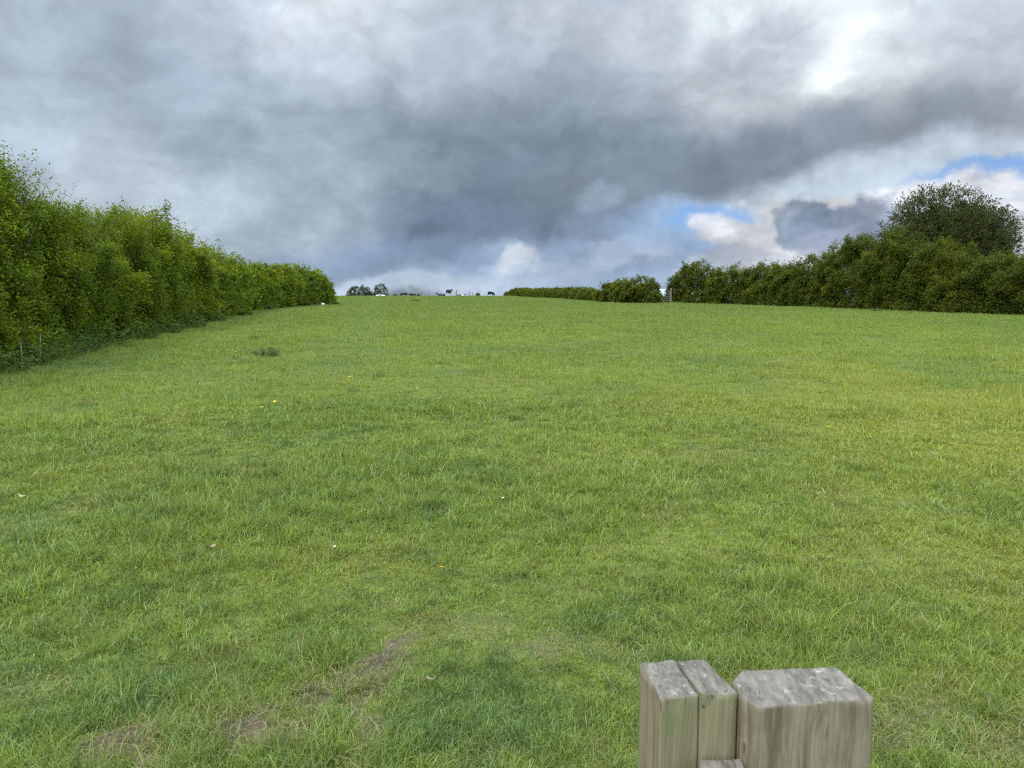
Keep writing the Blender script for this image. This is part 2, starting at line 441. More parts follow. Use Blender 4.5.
# ------------------------------------------------------------------ bushes and hedges
def foliage_seg(A, B, wd, hA, hB, leaf, seed, lai=4.2, wisps=0, wisp_len=1.4, lobe=.30, trim=False, over=.8, base_gap=.25, spr=.6, back=.45, round_end=3.0):
    """leaves and twigs of one hedge bush between ground points A and B; returns arrays relative to its middle"""
    g = np.random.default_rng(seed)
    A = np.asarray(A, float); B = np.asarray(B, float)
    L = np.linalg.norm(B[:2] - A[:2]) + 2 * over
    T = (B - A)[:2] / (np.linalg.norm((B - A)[:2]) + 1e-9)
    Nn = np.array([T[1], -T[0]])                   # across
    C = (A + B) / 2
    if Nn @ (-C[:2]) < 0: Nn = -Nn                 # towards the viewer side
    hm = (hA + hB) / 2
    area = L * (hm + 2 * wd)
    la = .30 * leaf ** 2
    n = int(lai * area / la)
    per = 11
    ns = n // per
    s = (g.random(ns) - .5) * L
    th = g.random(ns) * math.pi
    bk = (th > math.pi * .62) & (g.random(ns) > back)
    th[bk] = math.pi - th[bk]
    if trim: th = th
    f = np.clip(1 - (np.abs(s) / (L / 2)) ** round_end, 0.02, 1) ** .5
    u = s / L + .5
    h = (hA + (hB - hA) * u)
    lob = 1 + lobe * 2 * (fbm(s / 1.5 + seed * 3.1, th * 1.6, seed * 1.7, 3) - .5) + lobe * (vnoise(s / .60, th * h / .75, seed) - .5) * 2.2 + lobe * (vnoise(s / .3, th * h / .35, seed + 5.5) - .5) * .9
    rho = np.where(g.random(ns) < .68, 1 - np.abs(g.normal(0, .09, ns)), .35 + .6 * g.random(ns))
    k = rho * lob
    ct, st = np.cos(th), np.sin(th)
    pw = .55 if trim else .72
    a = np.sign(ct) * np.abs(ct) ** pw * wd * k * (.55 + .45 * f)
    zz = np.abs(st) ** pw * h * f * (.35 + .65 * lob if not trim else lob) * (rho if True else 1)
    zz = np.maximum(zz, base_gap * g.random(ns) + .1)
    clump = fbm(s / .55 + 9, zz / .45, a / .6 + seed, 2)
    keep = (g.random(ns) < np.clip(.25 + (clump - .40) * 6, .05, 1)) | ((rho < .84) & (g.random(ns) < .75))
    s, a, zz, ct, st, rho = [q[keep] for q in (s, a, zz, ct, st, rho)]
    ns = len(s)
    T3 = np.array([T[0], T[1], 0]); N3 = np.array([Nn[0], Nn[1], 0]); U = np.array([0, 0, 1.0])
    xy = C[:2] + s[:, None] * T + a[:, None] * Nn
    gz = H(xy[:, 0], xy[:, 1])
    O = np.concatenate([xy, (gz + zz)[:, None]], 1)
    outv = ct[:, None] * N3 + st[:, None] * U
    D = unit(outv * .8 + U * .35 + T3 * g.normal(0, .5, (ns, 1)) + g.normal(0, .35, (ns, 3)))
    SL = spr * (.45 + .8 * g.random(ns)) * (.55 if trim else 1)
    O = O - D * SL[:, None] * .6
    WO = []; WD = []; WL = []
    if wisps:
        sw = (g.random(wisps) - .5) * L * .95
        # wisps gather in a few groups
        cen = (g.random(max(2, wisps // 14)) - .5) * L * .9
        sw = cen[g.integers(0, len(cen), wisps)] + g.normal(0, .55, wisps)
        sw = np.clip(sw, -L / 2, L / 2)
        aw = g.normal(0, wd * .35, wisps); hw = (hA + (hB - hA) * (sw / L + .5)) * .86 * np.clip(1 - (np.abs(sw) / (L / 2)) ** 3, .1, 1) ** .5
        xyw = C[:2] + sw[:, None] * T + aw[:, None] * Nn
        WO = np.concatenate([xyw, (H(xyw[:, 0], xyw[:, 1]) + hw)[:, None]], 1)
        WD = unit(U * 1.0 + g.normal(0, .36, (wisps, 3)) + N3 * .1)
        WL = wisp_len * (.45 + .75 * g.random(wisps))
        O = np.concatenate([O, WO]); D = np.concatenate([D, WD]); SL = np.concatenate([SL, WL])
        ct = np.concatenate([ct, np.zeros(wisps)]); st = np.concatenate([st, np.ones(wisps)])
        outv = ct[:, None] * N3 + st[:, None] * U
    nt_ = len(O)
    iswisp = np.arange(nt_) >= ns
    cnt = np.where(iswisp, np.clip((per * 1.7 * (.06 / leaf) ** .5), 9, 26).astype(int), per)
    rep = np.repeat(np.arange(nt_), cnt)
    t = g.random(len(rep)) ** .75
    sl = SL[rep][:, None]; tt = t[:, None]
    sag = np.where(iswisp, .16, .30)[rep][:, None]
    P = O[rep] + D[rep] * sl * tt - U * sag * sl * tt ** 2 + g.normal(0, 1, (len(rep), 3)) * (.028 + .35 * leaf) * np.where(iswisp, .4, 1)[rep][:, None]
    N = unit(U * .55 + outv[rep] * .40 + g.normal(0, .55, (len(rep), 3)))
    TT = unit(D[rep] * .6 + g.normal(0, .6, (len(rep), 3)))
    size = leaf * (.55 + .8 * g.random(len(rep))) * np.where(iswisp, .9, 1)[rep]
    gp = H(P[:, 0], P[:, 1]); P[:, 2] = np.maximum(P[:, 2], gp + .06)
    new = np.clip(t * 1.1 - .35, 0, 1) * (.35 + .65 * (st[rep] > .6))       # fresh growth at shoot ends
    col = np.stack([g.random(len(rep)), new * g.random(len(rep)), np.clip(g.normal(.45, .22, len(rep)), 0, 1), np.ones(len(rep))], 1)
    org = np.array([C[0], C[1], float(H(C[0], C[1]))])
    # twigs as thin tapering slips
    pick = np.where(iswisp | (g.random(nt_) < .22))[0]
    ks = np.linspace(0, 1, 4)
    dirs = D[pick]; side = unit(np.cross(dirs, g.normal(0, 1, (len(pick), 3))))
    wdt = np.where(iswisp[pick], .006, .005) * max(1, leaf / .06) ** .7
    rows = []
    for q in ks:
        c = O[pick] + dirs * SL[pick][:, None] * q - U * np.where(iswisp[pick], .16, .30)[:, None] * SL[pick][:, None] * q * q
        rows += [c - side * (wdt * (1.05 - q))[:, None], c + side * (wdt * (1.05 - q))[:, None]]
    TV = np.stack(rows, 1) - org
    return P - org, N, TT, size, col, org, TV, (C, T, Nn, L, hm, wd, g)

def strips(TV):
    n = len(TV); a = np.arange(n)[:, None] * 8
    idx = np.concatenate([a + [0, 1, 3, 2], a + [2, 3, 5, 4], a + [4, 5, 7, 6]], 1).ravel()
    return TV.reshape(-1, 3), np.full(3 * n, 4), idx

def make_bush(name, label, cat, group, A, B, wd, hA, hB, leaf, seed, mat, stems=9, **kw):
    P, N, T, size, col, org, TV, info = foliage_seg(A, B, wd, hA, hB, leaf, seed, **kw)
    C, Tn, Nn, L, hm, wd, g = info
    root = empty(name, org, label, cat, group)
    V, fn, idx = leaf_arrays(P, N, T, size)
    link('foliage', raw_mesh('foliage', V, fn, idx, mat, False, np.repeat(col, 4, 0)), root)
    # woody stems fanning from the foot, and the twigs they carry
    polys = []
    for k in range(stems):
        s = (g.random() - .5) * L * .8; a = g.normal(-.15, wd * .18)
        xy = Tn * s + Nn * a; p = np.array([xy[0], xy[1], 0.]); p[2] = float(H(C[0] + p[0], C[1] + p[1])) - org[2] - .1
        d = np.array([*(Tn * g.normal(0, .25) + Nn * g.normal(0, .18)), 1.0]); pts = [p]
        hh = hm * (.55 + .25 * g.random())
        for q in range(5):
            d = unit(d + g.normal(0, .09, 3)); pts.append(pts[-1] + d * hh / 5)
        r0 = .02 + .035 * g.random()
        polys.append((pts, np.linspace(r0, r0 * .25, 6)))
    if len(polys):
        v1, f1, i1 = tubes(polys); v2, f2, i2 = strips(TV)
        link('branches', raw_mesh('branches', np.concatenate([v1, v2]), np.concatenate([f1, f2]), np.concatenate([i1, i2 + len(v1)]), M_TWIG), root)
    print(name, 'leaves', len(P))
    return root

# top outline of the left hedge in the photograph: (px, py)
LTOP = [(-200, 60), (-80, 120), (0, 172), (30, 190), (60, 208), (85, 222), (105, 218), (130, 206), (150, 208), (175, 236), (200, 250), (235, 260), (262, 265), (290, 263), (315, 267), (332, 274), (342, 284)]
def left_foot(y): return np.array([float(np.interp(y, LY, LX)), y])
def top_h(y, xoff, top):
    """hedge height so that its top meets the photographed outline at this distance"""
    x = left_foot(y)[0] - xoff if top is LTOP else xoff
    z0 = float(H(x, y)); px = 512 + F * x / (y * math.cos(PITCH) - (z0 + 3 - EYE) * math.sin(PITCH))
    py = np.interp(px, [t[0] for t in top], [t[1] for t in top])
    return height_at(y, px, py) - z0
ends = [6.0, 12.0, 15.8, 19.5, 23.0, 27.5, 32.5, 38, 45, 53, 61.5, 69, 75.8]
LAB = ['leafy hawthorn at the near end of the left hedge, cut by the left picture edge',
       'tall hawthorn with long upright wispy shoots, highest part of the left hedge',
       'hawthorn just right of the tallest one in the left hedge, sparse shoots on top',
       'lower dipping hawthorn before the dark pointed hump of the left hedge',
       'dark hawthorn forming the left half of the pointed hump in the left hedge',
       'hawthorn forming the peak of the pointed hump in the left hedge',
       'hawthorn on the falling right shoulder of the pointed hump, left hedge',
       'yellowish hawthorn with thin shoots past the hump of the left hedge',
       'rounded green hawthorn midway along the left hedge',
       'rounded hawthorn before the smooth far end of the left hedge',
       'smooth-topped hawthorn, third from the far end of the left hedge',
       'clipped-looking hawthorn, last but one at the far end of the left hedge']
offs = 1.55
for k in range(len(ends) - 1):
    y0, y1 = ends[k], ends[k + 1]
    a = left_foot(y0); b_ = left_foot(y1)
    A = np.array([a[0] - offs, y0, 0]); B = np.array([b_[0] - offs, y1, 0])
    hA = top_h(max(y0, 9), offs, LTOP); hB = top_h(max(y1, 9), offs, LTOP)
    hA, hB = min(hA, 5.6), min(hB, 5.6)
    d = (y0 + y1) / 2
    leaf = max(.070, .0030 * d)
    w = 26 if k in (1, 2) else 60 if k < 1 else 40 if k in (5, 7) else 18
    make_bush('hawthorn_bush', LAB[k], 'hedge bush', 'hawthorn bushes of the left hedge', A, B, 1.45, hA * (.88 if k < 3 else .95), hB * (.88 if k < 2 else .95), leaf, 11 + k, M_HAW,
              wisps={0: 260, 1: 420, 2: 300, 3: 170, 4: 220, 5: 240, 6: 110, 7: 160, 8: 90, 9: 60}.get(k, 40), wisp_len=1.6 if k < 3 else 1.15, round_end=2.5, over=.45 + .012 * d, lobe=.26 if k < 9 else .16)
# ------------------------------------------------------------------ right hedge
RTOP = [(660, 270), (672, 266), (700, 265), (740, 266), (758, 262), (790, 256), (812, 252), (822, 240), (838, 235), (862, 234), (880, 231), (900, 234), (940, 243), (985, 250), (1005, 242), (1024, 238), (1100, 236)]
RB = [(1075, 1008, 'leafy bush at the right picture edge, sky showing through its top', 1.0),
      (1008, 958, 'wide low bush right of the domed tree trunk, pale green sprays', .93),
      (958, 900, 'bush under the middle of the domed tree', .96),
      (900, 858, 'bush under the left flank of the domed tree', 1.0),
      (858, 812, 'tall dark ivy-like bush left of the domed tree, square shouldered', 1.02),
      (812, 772, 'pale green bush just left of the tall dark one in the right hedge', 1.0),
      (772, 735, 'mid-height bush in the falling middle of the right hedge', 1.0),
      (735, 703, 'rounded bush, second from the gap in the right hedge', 1.0),
      (703, 668, 'rounded bush standing right beside the gap with the gate', 1.0)]
for k, (p0, p1, lab, sc) in enumerate(RB):
    def foot(px):
        py = np.interp(px, [p[0] for p in RPX][::-1], [p[1] for p in RPX][::-1]); return hit(px, py)
    f0, f1 = foot(p0), foot(p1)
    off = 1.7
    def height(px, f):
        py = np.interp(px, [t[0] for t in RTOP], [t[1] for t in RTOP]); return height_at(f[1] + off * .5, px, py) - f[2]
    hs = [height(p0, f0), height(p1, f1)]
    nn = np.array([f0[1] - f1[1], -(f0[0] - f1[0])]); nn = nn / np.linalg.norm(nn)
    if nn @ f0[:2] < 0: nn = -nn
    A = np.array([*(f0[:2] + nn * off), 0]); B = np.array([*(f1[:2] + nn * off), 0])
    d = (f0[1] + f1[1]) / 2
    make_bush('hedge_bush', lab, 'hedge bush', 'bushes of the right hedge', A, B, 1.8, hs[0] * sc * [.95, .88, .92, .95, 1.02, .90, .98, .90, 1.0][k], hs[1] * sc * [.95, .88, .92, .95, 1.02, .90, .98, .90, 1.0][k], .0021 * d, 70 + k, M_HAWR,
              wisps=60, wisp_len=1.2, round_end=2.4, over=1.0, lobe=.27, spr=.8, stems=6, lai=6.0 if k else 3.0)

# ------------------------------------------------------------------ the domed tree
def make_tree():
    g = np.random.default_rng(5)
    base = at(941, 57.0)
    root = empty('domed_tree', base, 'tall dark domed tree with airy twiggy crown rising out of the right hedge', 'tree')
    topz = height_at(57, 941, 187) - base[2]
    Rc = 65 / F * 57                      # crown half width
    cz = topz * .42
    polys = []; tips = []
    def grow(p, d, r, L, lev):
        k = 5; pts = [p]; rr = [r]
        for q in range(k):
            d = unit(d + g.normal(0, .13, 3) + np.array([0, 0, .05 if lev < 3 else -.02]))
            p = p + d * L / k; pts.append(p); rr.append(r * (1 - .45 * (q + 1) / k))
            if lev >= 3: tips.append((p, d, lev))
        polys.append((pts, rr))
        if lev >= 6: return
        nch = 3 if lev < 4 else 3
        for c in range(nch):
            sp = .72 if lev < 2 else .62
            dd = unit(d + g.normal(0, sp, 3) + np.array([0, 0, .12]))
            q = p
            e = np.array([q[0] / Rc, q[1] / Rc, (q[2] - cz) / (topz - cz)])
            if np.linalg.norm(e) > .98: dd = unit(dd - .1 * e); 
            fac = np.clip(1.35 - np.linalg.norm(e + dd * np.array([1 / Rc, 1 / Rc, 1 / (topz - cz)]) * L * .6), .28, 1)
            grow(pts[-1 - (c % 2)], dd, rr[-1] * (.78 if c == 0 else .62), L * (.80 * fac + .02), lev + 1)
    for s in range(4):
        ang = s * 1.57 + g.random()
        grow(np.array([.25 * math.cos(ang), .25 * math.sin(ang), -.1]), unit(np.array([.55 * math.cos(ang), .55 * math.sin(ang), 1.1])), .20, topz * .30, 0)
    V, fn, idx = tubes([p for p in polys if p[1][0] > .012], 5)
    link('trunk', raw_mesh('trunk', V, fn, idx, M_BARK), root)
    tp = np.array([t[0] for t in tips]); td = np.array([t[1] for t in tips])
    e = np.sqrt((tp[:, 0] / Rc) ** 2 + (tp[:, 1] / Rc) ** 2 + ((tp[:, 2] - cz) / (topz - cz)) ** 2)
    m = (e < 1.12) & (g.random(len(tp)) < .8); tp, td = tp[m], td[m]
    print('tips', len(tp), 'crown', Rc, topz)
    # extra twig ends filling the dome, gathered in clumps
    ns = 13000
    v = unit(g.normal(0, 1, (ns, 3))); v[:, 2] = np.abs(v[:, 2]) * np.where(g.random(ns) < .2, -.5, 1)
    rad = g.random(ns) ** .42
    q = v * rad[:, None] * np.array([Rc, Rc, topz - cz]) + [0, 0, cz]
    cl = fbm(q[:, 0] / 1.0 + 5, q[:, 2] / .9, q[:, 1] / 1.0, 3)
    lump = 1 + .16 * (fbm(v[:, 0] * 2.2 + 9, v[:, 2] * 2.2, v[:, 1] * 2.2, 3) - .5) * 2
    q = (q - [0, 0, cz]) * lump[:, None] + [0, 0, cz]
    keep = g.random(ns) < np.clip((cl - .44) * 9 + .35, .02, 1)
    q = q[keep]; v = v[keep]
    O = np.concatenate([tp, q]); D = np.concatenate([td, unit(v * .8 + g.normal(0, .5, v.shape) + [0, 0, .3])])
    SL = .32 + .55 * g.random(len(O))
    per = 9; rep = np.repeat(np.arange(len(O)), per); t = g.random(len(rep))[:, None]
    P = O[rep] + D[rep] * SL[rep][:, None] * t - [0, 0, .1] * t ** 2 + g.normal(0, .06, (len(rep), 3))
    keepz = P[:, 2] > .8; P = P[keepz]; rep = rep[keepz]; t = t[keepz]
    N = unit(np.array([0, 0, .5]) + g.normal(0, .7, P.shape)); T = unit(D[rep] + g.normal(0, .7, P.shape))
    size = .125 * (.5 + .9 * g.random(len(P)))
    col = np.stack([g.random(len(P)), g.random(len(P)) * .5, np.clip(g.normal(.42, .22, len(P)), 0, 1), np.ones(len(P))], 1)
    V, fn, idx = leaf_arrays(P, N, T, size)
    cr = link('crown', raw_mesh('crown', V, fn, idx, M_TREE, False, np.repeat(col, 4, 0)), root)
    side = unit(np.cross(D, g.normal(0, 1, D.shape))); rows = []
    for k in np.linspace(0, 1, 4):
        c = O - D * .25 + D * (SL[:, None] + .35) * k - np.array([0, 0, .1]) * k * k
        rows += [c - side * .012 * (1.08 - k), c + side * .012 * (1.08 - k)]
    TV = np.stack(rows, 1); V, fn, idx = strips(TV)
    link('twigs', raw_mesh('twigs', V, fn, idx, M_BARK), root)
    print('tree leaves', len(P))
make_tree()

# ------------------------------------------------------------------ middle clump, far clipped hedge, far bushes
def simple_bush(name, label, cat, group, px0, px1, y0, y1, toppy, wd, leaf, seed, mat, **kw):
    A = hit(px0, y0); B = hit(px1, y1)
    h0 = height_at(A[1], px0, toppy) - A[2]; h1 = height_at(B[1], px1, toppy) - B[2]
    return make_bush(name, label, cat, group, A, B, wd, h0, h1, leaf, seed, mat, **kw)
simple_bush('hedge_bush', 'rounded yellow-green bush left of the gap, at the end of the clipped hedge', 'hedge bush', 'bushes beside the gap', 634, 650, 302.8, 303, 279.5, 1.6, .20, 201, M_HAWR, over=1.1, lobe=.3, stems=4, lai=7, wisps=10, wisp_len=.8)
simple_bush('hedge_bush', 'smaller leafy bush joining the clipped far hedge to the rounded bush', 'hedge bush', 'bushes beside the gap', 609, 630, 301.8, 302.6, 281.5, 1.5, .20, 202, M_HAWR, over=.9, lobe=.3, stems=4, lai=7, wisps=8, wisp_len=.8)
A = hit(604, 301.2); B = at(512, 163)
def far_h(P, px, py): return height_at(P[1], px, py) - P[2]
make_bush('clipped_hedge', 'long low clipped hedge running up to the skyline, middle distance', 'hedge', None, A, B, 1.0, far_h(A, 604, 289.5), far_h(B, 512, 290), .19, 203, M_HAWR,
          trim=True, wisps=60, wisp_len=.5, over=.6, lobe=.13, stems=5, round_end=14, spr=.45, lai=5)
def skyline_bush(name, label, cat, group, px, Y, w_px, toppy, leaf, seed, mat, **kw):
    P = at(px, Y); w = w_px / F * Y / 2
    h = height_at(Y, px, toppy) - P[2]
    tl = max(w - .9, .1)
    return make_bush(name, label, cat, group, P - [tl, 0, 0], P + [tl, 0, 0], min(w, 2.0), h, h, leaf, seed, mat, **kw)
skyline_bush('skyline_bush', 'wide grey-green bush on the skyline past the left hedge', 'bush', 'bushes on the skyline', 360, 205, 27, 286.5, .26, 204, M_FAR, over=.9, lobe=.2, stems=3, lai=3.6)
skyline_bush('skyline_tree', 'small roundish tree on the skyline right beside the wide bush', 'tree', None, 381, 205, 15, 284.5, .24, 205, M_FAR, over=.9, lobe=.35, stems=3, lai=3.0, wisps=8, wisp_len=.8)
skyline_bush('skyline_bush', 'tiny green bush on the skyline between the posts and the right-hand cow', 'bush', 'bushes on the skyline', 478, 195, 7, 293.3, .22, 206, M_FAR, over=.5, lobe=.2, stems=2)
skyline_bush('skyline_bush', 'low dark scrub on the skyline left of the lying cows', 'bush', 'bushes on the skyline', 396, 205, 9, 294.0, .22, 207, M_FAR, over=.5, lobe=.2, stems=2)
skyline_bush('skyline_bush', 'dark bush ending the clipped hedge on the skyline', 'bush', 'bushes on the skyline', 507, 170, 10, 292.0, .2, 208, M_HAWR, over=.4, lobe=.2, stems=2)

# ------------------------------------------------------------------ nettles, docks, stems at the hedge foot
def plant_clump(name, label, cat, group, P, rad, h, n, leaf, seed, mat, dead=0):
    g = np.random.default_rng(seed)
    root = empty(name, P, label, cat, group)
    a = g.random(n) * 6.283; r = rad * np.sqrt(g.random(n))
    bx = r * np.cos(a); by = r * np.sin(a) * .7
    hh = h * (.45 + .6 * g.random(n)) * np.clip(1.15 - (r / rad) ** 2 * .6, .3, 1)
    per = 10
    rep = np.repeat(np.arange(n), per); t = g.random(len(rep)) ** .7
    lean = np.stack([bx, by], 1)[rep] * .35 + g.normal(0, .04, (len(rep), 2))
    gz = H(P[0] + bx, P[1] + by) - P[2]
    L = np.stack([bx[rep] + lean[:, 0] * t, by[rep] + lean[:, 1] * t, gz[rep] + hh[rep] * t + .02], 1)
    N = unit(np.array([0, 0, .8]) + g.normal(0, .5, L.shape)); T = unit(g.normal(0, 1, L.shape) * [1, 1, .35])
    size = leaf * (.6 + .8 * g.random(len(L)))
    col = np.stack([g.random(len(L)), g.random(len(L)) * .3, np.clip(g.normal(.5, .2, len(L)), 0, 1), np.ones(len(L))], 1)
    V, fn, idx = leaf_arrays(L, N, T, size, .5)
    link('leaves', raw_mesh('leaves', V, fn, idx, mat, False, np.repeat(col, 4, 0)), root)
    polys = []
    for k in range(min(n, 60)):
        p0 = np.array([bx[k], by[k], gz[k] - .02]); p1 = p0 + [bx[k] * .35, by[k] * .35, hh[k]]
        polys.append(([p0, (p0 + p1) / 2 + g.normal(0, .01, 3), p1], [.004, .003, .002]))
    V, fn, idx = tubes(polys, 3); link('stems', raw_mesh('stems', V, fn, idx, M_NETTLE, False, np.tile([.5, .3, .5, 1], (len(V), 1))), root)
    if dead:
        for k in range(dead):
            p0 = np.array([g.normal(0, rad * .6), g.normal(0, rad * .3), 0]); d = unit(np.array([g.normal(0, .3), g.normal(0, .25), 1]))
            l = h * (.8 + .7 * g.random()); pts = [p0, p0 + d * l * .5, p0 + d * l + g.normal(0, .05, 3)]
            V, fn, idx = tubes([(pts, [.005, .004, .003])], 3); link('dead_stem', raw_mesh('dead_stem', V, fn, idx, M_STEM), root)
    return root
NL = 'dark nettles under the left hedge, '
where = ['at the left picture edge', 'below the tall wispy shoots', 'left of the pale upright sticks', 'around the pale upright sticks', 'just right of the pale upright sticks', 'broad patch pushing furthest into the field',
         'between the broad patch and the hump', 'under the hump', 'under the right shoulder of the hump', 'past the hump', 'midway along', 'before the smooth far end', 'near the far end']
for k, (px, y, rad, h) in enumerate([(-20, 14.3, .9, .5), (8, 15.6, .8, .55), (30, 16.6, .9, .5), (48, 17.6, .9, .6), (70, 18.8, .9, .6), (92, 20.3, 1.1, .7), (118, 23.5, .9, .6), (140, 26.5, .9, .6), (165, 29.5, 1.0, .6), (195, 35, .8, .4),
                                     (222, 43, .8, .35), (262, 55, .8, .35), (305, 68, .8, .3)]):
    f = left_foot(y); P = np.array([f[0] - .1, y, float(H(f[0] - .1, y))])
    plant_clump('nettle_clump', NL + where[k], 'nettles', 'nettle clumps along the left hedge', P, rad * .85, h, int(125 * rad), max(.07, .0034 * y), 300 + k, M_NETTLE, dead=0)
for k, (px, py, hh) in enumerate([(22.5, 368, .50), (41, 364, .62)]):
    P = hit(px, py)
    V, fn, idx = tubes([([[0, 0, -.05], [.004, 0, hh * .5], [.012 if k else -.015, .01, hh]], [.009, .008, .007])], 6)
    tag(link('upright_stick', raw_mesh('upright_stick', V, fn, idx, M_STEM), None, P), ['shorter pale stick standing in the nettles by the left hedge', 'taller pale stick standing in the nettles by the left hedge'][k], 'stick', 'pale sticks')
for lab, px, py, rad, h, n in [('bushy grey-green thistle clump alone in the field near the left hedge', 266, 356, .24, .27, 42), ('low dark dock plant further up the field near the left hedge', 258, 339, .22, .10, 16)]:
    P = hit(px, py); plant_clump('thistle_clump' if n > 40 else 'dock_plant', lab, 'weed', None, P, rad, h, n, .05, 330 + n, M_THISTLE)
P = hit(877, 311.2); plant_clump('dock_plant', 'tiny dark weed in the grass before the right hedge', 'weed', None, P, .2, .15, 12, .10, 340, M_NETTLE)
P = hit(333, 304.6); plant_clump('nettle_clump', 'dark low weed clump at the very end of the left hedge', 'nettles', None, P, .4, .3, 30, .2, 341, M_NETTLE)
P = hit(415, 301); plant_clump('dock_plant', 'dark flat weed patch just below the skyline under the cows', 'weed', None, P, .5, .10, 14, .2, 342, M_NETTLE)

# ------------------------------------------------------------------ flowers and fallen leaves
def mk_flower(kind):
    bm = bmesh.new()
    if kind == 'dandelion': np_, r, n2 = 18, .019, 2
    else: np_, r, n2 = 12, .011, 1
    for ring in range(n2):
        for k in range(np_):
            a = k * 2 * math.pi / np_ + ring * .2; rr = r * (1 - .35 * ring)
            c, s = math.cos(a), math.sin(a); w = rr * .2
            vs = [bm.verts.new((c * .002 - s * w * .4, s * .002 + c * w * .4, .001 * ring)), bm.verts.new((c * .002 + s * w * .4, s * .002 - c * w * .4, .001 * ring)),
                  bm.verts.new((c * rr + s * w, s * rr - c * w, .004 + .004 * ring)), bm.verts.new((c * rr - s * w, s * rr + c * w, .004 + .004 * ring))]
            bm.faces.new(vs)
    me = bpy.data.meshes.new('petals'); bm.to_mesh(me); bm.free(); return me
def disc_mesh(r, z):
    bm = bmesh.new(); bmesh.ops.create_uvsphere(bm, u_segments=8, v_segments=5, radius=r)
    for v in bm.verts: v.co.z = v.co.z * .5 + z
    me = bpy.data.meshes.new('flower_centre'); bm.to_mesh(me); bm.free(); return me
M_YEL = mat_plain('dandelion_petal', (.85, .55, .01, 1), (.9, .66, .02, 1), 60)
M_WHT = mat_plain('daisy_petal', (.62, .62, .60, 1), (.70, .70, .68, 1), 60)
FM = {}
for kd, m in (('dandelion', M_YEL), ('daisy', M_WHT)):
    p = mk_flower(kd); p.materials.append(m); c = disc_mesh(.005 if kd == 'dandelion' else .0035, .004); c.materials.append(M_YEL)
    V, fn, idx = tubes([([[0, 0, -.07], [.004, 0, -.03], [0, 0, 0]], [.0018, .0016, .0014])], 4)
    FM[kd] = (p, c, raw_mesh('stalk', V, fn, idx, M_NETTLE, False, np.tile([.5, .5, .6, 1], (len(V), 1))))
FL = [('dandelion', 442, 581, 'yellow dandelion in the near grass left of centre, nearest of all'), ('dandelion', 342, 402, 'bright yellow dandelion in the middle grass below the thistle clump'),
      ('dandelion', 262, 413, 'yellow dandelion left of the bright one in the middle grass'), ('dandelion', 275, 407, 'small yellow dandelion between two others in the middle grass'),
      ('dandelion', 829, 434, 'yellow dandelion alone on the right side of the field'), ('dandelion', 350, 381, 'faint yellow dandelion furthest up the field'),
      ('daisy', 335, 559, 'white daisy in the near grass left of centre'), ('daisy', 313, 361, 'white daisy up the field right of the thistle clump'), ('daisy', 236, 355, 'white daisy just left of the thistle clump'),
      ('daisy', 392, 343, 'white daisy far up the field, middle left'), ('daisy', 497, 388, 'white daisy in the middle of the field'), ('daisy', 417, 393, 'white daisy left of the middle one'), ('daisy', 176, 375, 'white daisy nearest the left hedge nettles'),
      ('daisy', 98, 398, 'white daisy below the left hedge'), ('daisy', 12, 384, 'white daisy at the left picture edge'), ('daisy', 503, 508, 'small white daisy in the near centre grass'), ('daisy', 200, 388, 'white daisy in the grass right of the nettles')]
for kd, px, py, lab in FL:
    P = hit(px, py); dist = np.hypot(P[0], P[1])
    o = empty(kd, (P[0], P[1], P[2] + .075), lab, kd, kd + 's in the grass' if kd != 'daisy' else 'daisies in the grass')
    o.rotation_euler = (random.uniform(.1, .5), random.uniform(-.3, .3), random.uniform(0, 6))
    sc = .85 if dist < 9 else 1.0
    o.scale = (sc, sc, 1)
    for nm, me_ in zip(('petals', 'flower_centre', 'stalk'), FM[kd]): link(nm, me_, o)
M_DEAD = mat_plain('dead_leaf', (.22, .16, .09, 1), (.36, .29, .19, 1), 30)
for k, (px, py, lab) in enumerate([(22, 503, 'pale curled dead leaf in the grass at far left'), (212, 555, 'pale dead leaf in the grass left of the white daisy'), (432, 692, 'small tan dead leaf on the grass left of the wooden posts')]):
    P = hit(px, py); bm = bmesh.new(); pts = []
    for a in range(10):
        t = a / 10 * 6.283; rr = 1 + .18 * math.sin(3 * t + k)
        pts.append(bm.verts.new((.032 * rr * math.cos(t), .014 * rr * math.sin(t), .005 * math.cos(2 * t))))
    c = bm.verts.new((0, 0, -.004))
    for a in range(10): bm.faces.new((c, pts[a], pts[(a + 1) % 10]))
    me_ = bpy.data.meshes.new('dead_leaf'); bm.to_mesh(me_); bm.free(); me_.materials.append(M_DEAD)
    o = link('dead_leaf', me_, None, (P[0], P[1], P[2] + .06)); o.rotation_euler = (.3, .2, k * 1.3); tag(o, lab, 'dead leaf', 'dead leaves')

